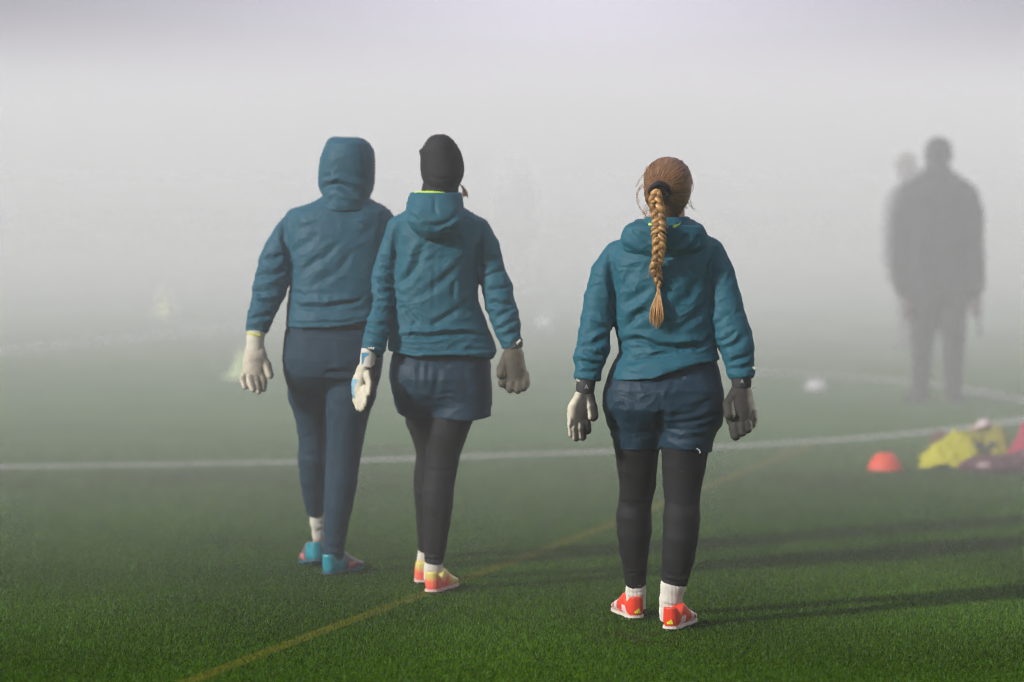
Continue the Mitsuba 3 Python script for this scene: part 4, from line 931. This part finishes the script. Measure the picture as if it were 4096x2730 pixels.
# ================================================================= the dark figures in the fog
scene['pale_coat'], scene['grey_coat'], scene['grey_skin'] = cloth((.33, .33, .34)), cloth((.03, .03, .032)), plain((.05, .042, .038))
scene['dark_skin'] = plain((.06, .045, .038), .6)
def bystander(p, text, px0, py_foot, k, coat_rows, arms, hem, legs, head, seed, top_leg, mats=('dark_coat', 'dark_trousers', 'dark_skin')):
    """A person in a dark coat and trousers. Drawing numbers are for a figure whose feet stand at (px0, py_foot); k scales them."""
    Y0 = ground_y(py_foot)
    label(p, text, 'person')
    m = lambda q: (px0 + q[0] * k, py_foot + q[1] * k)
    R = [(py_foot + a * k, px0 + b * k, px0 + c * k, d, e) for a, b, c, d, e in coat_rows]
    L = [[(*m(q), q[2], q[3] * k) for q in a] for a in arms]
    G = [[(*m(q), q[2], q[3] * k) for q in a] for a in legs]
    jacket(p, Y0, R, L, [m(q) for q in hem], [], mats[0], seed, h=.010, k_arm=.05, rumple=1.2)
    pel = [(top_leg, G[0][0][0] - G[0][0][3], G[1][0][0] + G[1][0][3], 0, .13), (G[0][0][1] + 30 * k, G[0][0][0] - G[0][0][3], G[1][0][0] + G[1][0][3], 0, .12)]
    lower(p, 'trousers', Y0, pel, G, top_leg, [None, None], [], mats[1], seed + 1, h=.010)
    hx, hy = m(head['c'])
    body(f'{p}__body', Y0, R, L, G, dict(c=(hx, hy), r=(head['r'][0] * k, .092, head['r'][1] * k), neck=[(hx, hy + 55 * k, .01, 38 * k), (hx, hy + 120 * k, 0, 50 * k)], yaw=head.get('yaw', 0)), mats[2], shrink=.05,
         hands=[[(np.array(a[-1][0]) + [0, -.0, -.02], .03), (np.array(a[-1][0]) + [0, -.02, -.09], .036), (np.array(a[-1][0]) + [0, -.04, -.16], .02)] for a in (limb(q, Y0) for q in L)])
    def cap(X, Y, Z):
        c = at(hx, hy - 12 * k, Y0)
        d = ellipsoid(X, Y, Z, (c[0], c[1] - .012, c[2] + .012), (head['r'][0] * k * Y0 / F * 1.07, .098, head['r'][1] * k * Y0 / F * .86))
        return smax(d, Y - (c[1] + .05 + .6 * (Z - c[2])).astype(np.float32), .01)
    c = at(hx, hy, Y0)
    hm = build(cap, c - .16, c + .17, .008, 1)
    add(f'{p}__hair', hm, 'knit_black' if mats[2] == 'dark_skin' else mats[2])
    for g, yaw in zip(G, (-14, 16)):
        fy = Y0 + g[-1][2]
        boot(p, [at(g[-1][0], py_foot, fy)[0], fy - .03, 0], yaw, .29, lambda v, L, n: np.tile([.015, .015, .016], (len(v), 1)), (.02, .02, .02))
    return Y0
coat = [(-962, -42, 46, 0, .07), (-940, -50, 52, 0, .08), (-918, -72, 78, 0, .09), (-893, -98, 112, 0, .10), (-866, -126, 134, 0, .115), (-830, -142, 146, 0, .13), (-700, -140, 145, 0, .15), (-550, -140, 148, 0, .16), (-440, -136, 146, 0, .165), (-405, -130, 142, 0, .165)]
Yd = bystander('person_003', 'dark figure standing with legs apart at the right edge of the fog', 3748, 1612, 1.0, coat,
    [[(-106, -822, 0, 50), (-132, -760, -.01, 48), (-144, -650, -.01, 44), (-140, -550, -.02, 43), (-128, -470, -.03, 41), (-118, -436, -.04, 36)],
     [(112, -822, 0, 52), (140, -760, -.01, 48), (144, -650, -.01, 43), (146, -550, -.02, 44), (148, -480, -.03, 45), (146, -444, -.04, 40)]],
    [(-400, -428), (-140, -430), (140, -430), (400, -430)],
    [[(-42, -430, 0, 62), (-52, -300, 0, 52), (-58, -200, 0, 44), (-62, -110, 0, 37), (-64, -20, 0, 34)], [(60, -430, 0, 62), (66, -300, 0, 52), (66, -200, 0, 43), (64, -110, 0, 37), (66, -20, 0, 35)]],
    dict(c=(6, -990), r=(50, 64), yaw=8), 71, 1612 - 470)
k = add('person_003__lanyard', tube(curve([at(3916, 1170, Yd - .05), at(3920, 1230, Yd - .06), at(3917, 1290, Yd - .06), at(3922, 1345, Yd - .05)], 14), .010, 8), 'knit_black')
labels[k] = {'label': 'dark strap hanging from the right hand'}
far_coat = [(a, b * .92, c * .92, d, e) for a, b, c, d, e in coat]
arms = [[(-92, -822, 0, 46), (-120, -760, 0, 44), (-134, -650, 0, 40), (-136, -540, -.02, 38), (-134, -455, -.03, 34)], [(92, -822, 0, 46), (120, -760, 0, 44), (134, -650, 0, 40), (136, -540, -.02, 38), (134, -455, -.03, 34)]]
legs = [[(-42, -430, 0, 58), (-48, -300, 0, 48), (-50, -150, 0, 38), (-52, -20, 0, 33)], [(50, -430, 0, 58), (52, -300, 0, 48), (54, -150, 0, 38), (56, -20, 0, 33)]]
bystander('person_004', 'faint figure half hidden behind the dark standing figure', 3660, 1400, .74, far_coat, arms, [(-400, -430), (400, -430)], legs, dict(c=(-44, -990), r=(50, 66)), 81, 1400 - 470 * .74, mats=('grey_coat', 'grey_coat', 'grey_skin'))
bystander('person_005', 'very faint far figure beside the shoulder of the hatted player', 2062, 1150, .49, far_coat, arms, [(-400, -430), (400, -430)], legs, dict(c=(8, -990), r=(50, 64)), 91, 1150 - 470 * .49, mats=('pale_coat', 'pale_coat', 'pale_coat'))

# ================================================================= markers, cones, bibs
def disc_marker(key, px, py, rgb, text, r=.098, hgt=.075, group=None):
    Y = ground_y(py)
    prof = np.array([[r, 0], [r * 1.0, .004], [r * .93, hgt * .28], [r * .80, hgt * .58], [r * .60, hgt * .85], [r * .42, hgt * .98], [r * .34, hgt], [r * .30, hgt * .97], [r * .40, hgt * .90], [r * .58, hgt * .78], [r * .77, hgt * .52], [r * .90, hgt * .22], [r * .96, 0], [r, 0]])
    m = trimesh.creation.revolve(prof, sections=48)
    m.apply_translation([at(px, py, Y)[0], Y, .012])
    k = add(key, m, plain(rgb, .5), smooth=40)
    label(k, text, 'training marker', group)
    return k
disc_marker('disc_marker', 3540, 1888, (.66, .065, .022), 'orange dome marker lying beside the heap of bibs', .092, .088)
disc_marker('disc_marker', 3268, 1562, (.50, .49, .50), 'white flat disc marker on the grass left of the dark figure', .085, .06)
disc_marker('disc_marker', 2182, 1306, (.85, .85, .85), 'faint white disc marker between the middle and right players', .075, .08)
def cone_marker(key, px, py, rgb, text, r, hgt):
    Y = ground_y(py)
    prof = np.array([[0, hgt], [.012, hgt], [.016, hgt * .96], [r * .62, .03], [r * .66, .014], [r, .012], [r, 0], [0, 0]])
    m = trimesh.creation.revolve(prof, sections=40)
    m.apply_translation([at(px, py, Y)[0], Y, .012])
    k = add(key, m, plain(rgb, .55), smooth=40)
    label(k, text, 'training cone', None)
cone_marker('training_cone', 970, 1518, (.36, .46, .20), 'lime green cone half hidden behind the hooded player\'s left glove', .15, .23)
cone_marker('training_cone', 659, 1266, (.75, .72, .16), 'faint yellow cone far off in the fog at the left', .11, .26)

def heap(key, text, cat, px, py, size, lumps, mat, seed, h=.007, amp=.022, rough=9, dy=0.0, group=None, zoff=0.0):
    """Crumpled cloth: a few blended lumps with deep folds, flat on what lies under it."""
    Y = ground_y(py) + dy
    o = at(px, py, Y)
    o = np.array([o[0], Y, zoff])
    def f(X, Y_, Z):
        d = None
        for c, r in lumps:
            e = ellipsoid(X, Y_, Z, o + np.array(c), r)
            d = e if d is None else smin(d, e, .03)
        return np.maximum(d, np.float32(o[2] + .006) - Z)
    P = np.array([c for c, r in lumps])
    Q = np.array([r for c, r in lumps])
    m = build(f, o + (P - Q).min(0) - .03, o + (P + Q).max(0) + .03, h, 1)
    v, n = np.array(m.vertices), np.array(m.vertex_normals)
    w = meshkit.fbm(v * np.array([rough, rough, rough * 1.3]) + meshkit.noise(v * 16, seed)[:, None] * .8, 3, seed)
    w2 = meshkit.fbm(v * np.array([rough * 2.2, rough * 1.4, rough * 2]) + 5, 3, seed + 1)
    ridge = 1 - np.abs(2 * w - 1) * 2.6 + .5 * (1 - np.abs(2 * w2 - 1) * 2.4)
    m.vertices = v + n * (amp * (ridge - .4))[:, None] * (v[:, 2] > o[2] + .012)[:, None]
    k = add(key, m, mat)
    label(k, text, cat, group)
    return k
scene['bib_yellow'] = cloth((.42, .40, .008), vary=.25)
scene['bib_olive'] = cloth((.24, .22, .02), vary=.3)
scene['towel_pale'] = cloth((.62, .52, .52), vary=.15)
scene['bag_maroon'] = cloth((.075, .028, .036), vary=.3)
scene['bib_crimson'] = cloth((.30, .030, .060), vary=.3)
scene['cloth_brown'] = cloth((.10, .045, .035), vary=.3)
def drape(key, text, px, py, half, bumps, mat, seed, dy=0.0, base=.008, n=110, turn=0.0, fold=.03):
    """A thrown-down piece of cloth: an uneven sheet over what lies under it, with sharp folds and a ragged outline."""
    Y = ground_y(py) + dy
    o = at(px, py, Y)
    u, w = np.meshgrid(np.linspace(-1, 1, n), np.linspace(-1, 1, n), indexing='ij')
    P = np.stack([u * 2.1, w * 2.1, 0 * u + seed], -1)
    edge = 1 + .35 * (meshkit.fbm(P[..., :] * 1.3, 2, seed) - .5)
    x, y = u * half[0] * edge, w * half[1] * edge
    x, y = x + .02 * (meshkit.fbm(P * 2 + 5, 2, seed + 1) - .5) * 2, y + .02 * (meshkit.fbm(P * 2 + 9, 2, seed + 2) - .5) * 2
    x, y = x * math.cos(turn) - y * math.sin(turn), x * math.sin(turn) + y * math.cos(turn)
    z = base + sum(h * np.exp(-((x - a) / r) ** 2 - ((y - b) / q) ** 2) for a, b, r, q, h in bumps)
    f1 = 1 - np.abs(2 * meshkit.noise(np.stack([x * 15 + y * 5, y * 9, 0 * x], -1) + meshkit.fbm(P * 1.5, 2, seed + 3)[..., None] * 2, seed + 4) - 1)
    f2 = 1 - np.abs(2 * meshkit.noise(np.stack([x * 26 - y * 14, y * 24, 0 * x], -1) + meshkit.fbm(P * 2.2, 2, seed + 5)[..., None] * 2, seed + 6) - 1)
    z = z + fold * (f1 ** 2 + .4 * f2 ** 2) * np.clip(z / .05, .15, 1)
    v = np.stack([x + o[0], y + o[1], z], -1).reshape(-1, 3)
    i = np.arange(n * n).reshape(n, n)
    q = np.stack([i[:-1, :-1], i[1:, :-1], i[1:, 1:], i[:-1, 1:]], -1).reshape(-1, 4)
    k = add(key, (v, q), mat)
    label(k, text, 'training bib')
    return k
drape('training_bib', 'bright yellow training bib spread over the left of the heap', 3795, 1872, (.165, .17), [(-.06, -.02, .09, .10, .09), (.03, .02, .07, .10, .125), (.11, .0, .06, .10, .10)], 'bib_yellow', 3)
drape('training_bib', 'yellow training bib with dark patches on top of the heap', 3928, 1868, (.135, .15), [(-.05, .02, .07, .10, .14), (.04, .02, .07, .10, .15), (.11, -.02, .05, .09, .10)], 'bib_olive', 5, dy=.04, base=.02)
for i, (x, y, r) in enumerate(((3915, 1786, .026), (3968, 1780, .024), (3945, 1800, .026))):
    Yh = ground_y(1880) - .045
    c = at(x, y, Yh)
    b = add('training_bib_001__dark_patch', trimesh.creation.icosphere(2, 1).apply_transform(np.diag([r, .02, r * .8, 1])).apply_translation(c), plain((.045, .05, .04)))
k = drape('towel', 'pinkish white towel lying on top of the heap of bibs', 3938, 1866, (.072, .06), [(0, 0, .05, .06, .05)], 'towel_pale', 7, dy=.03, base=.185, n=60, fold=.022)
labels[k]['category'] = 'towel'
heap('kit_bag', 'dark maroon bag lying under the bibs at the right edge', 'bag', 3985, 1893, 0, [((-.06, .06, .025), (.12, .11, .05)), ((.06, .06, .03), (.13, .11, .055)), ((.2, .06, .045), (.12, .12, .07))], 'bag_maroon', 9, amp=.016)
add('kit_bag__pale_panel', trimesh.creation.icosphere(2, 1).apply_transform(np.diag([.038, .012, .018, 1])).apply_translation(at(3936, 1864, ground_y(1893) - .06)), plain((.45, .33, .32)))
drape('training_bib', 'crimson bib hanging over the bag at the right edge', 4098, 1872, (.14, .15), [(-.01, .0, .07, .10, .16), (.08, .02, .08, .1, .15)], 'bib_crimson', 11, dy=-.03)
heap('folded_cloth', 'small brown cloth behind the bright yellow bib', 'cloth', 3768, 1845, 0, [((0, .05, .10), (.055, .05, .06)), ((.02, .05, .05), (.06, .06, .06))], 'cloth_brown', 13, dy=.06, amp=.012)
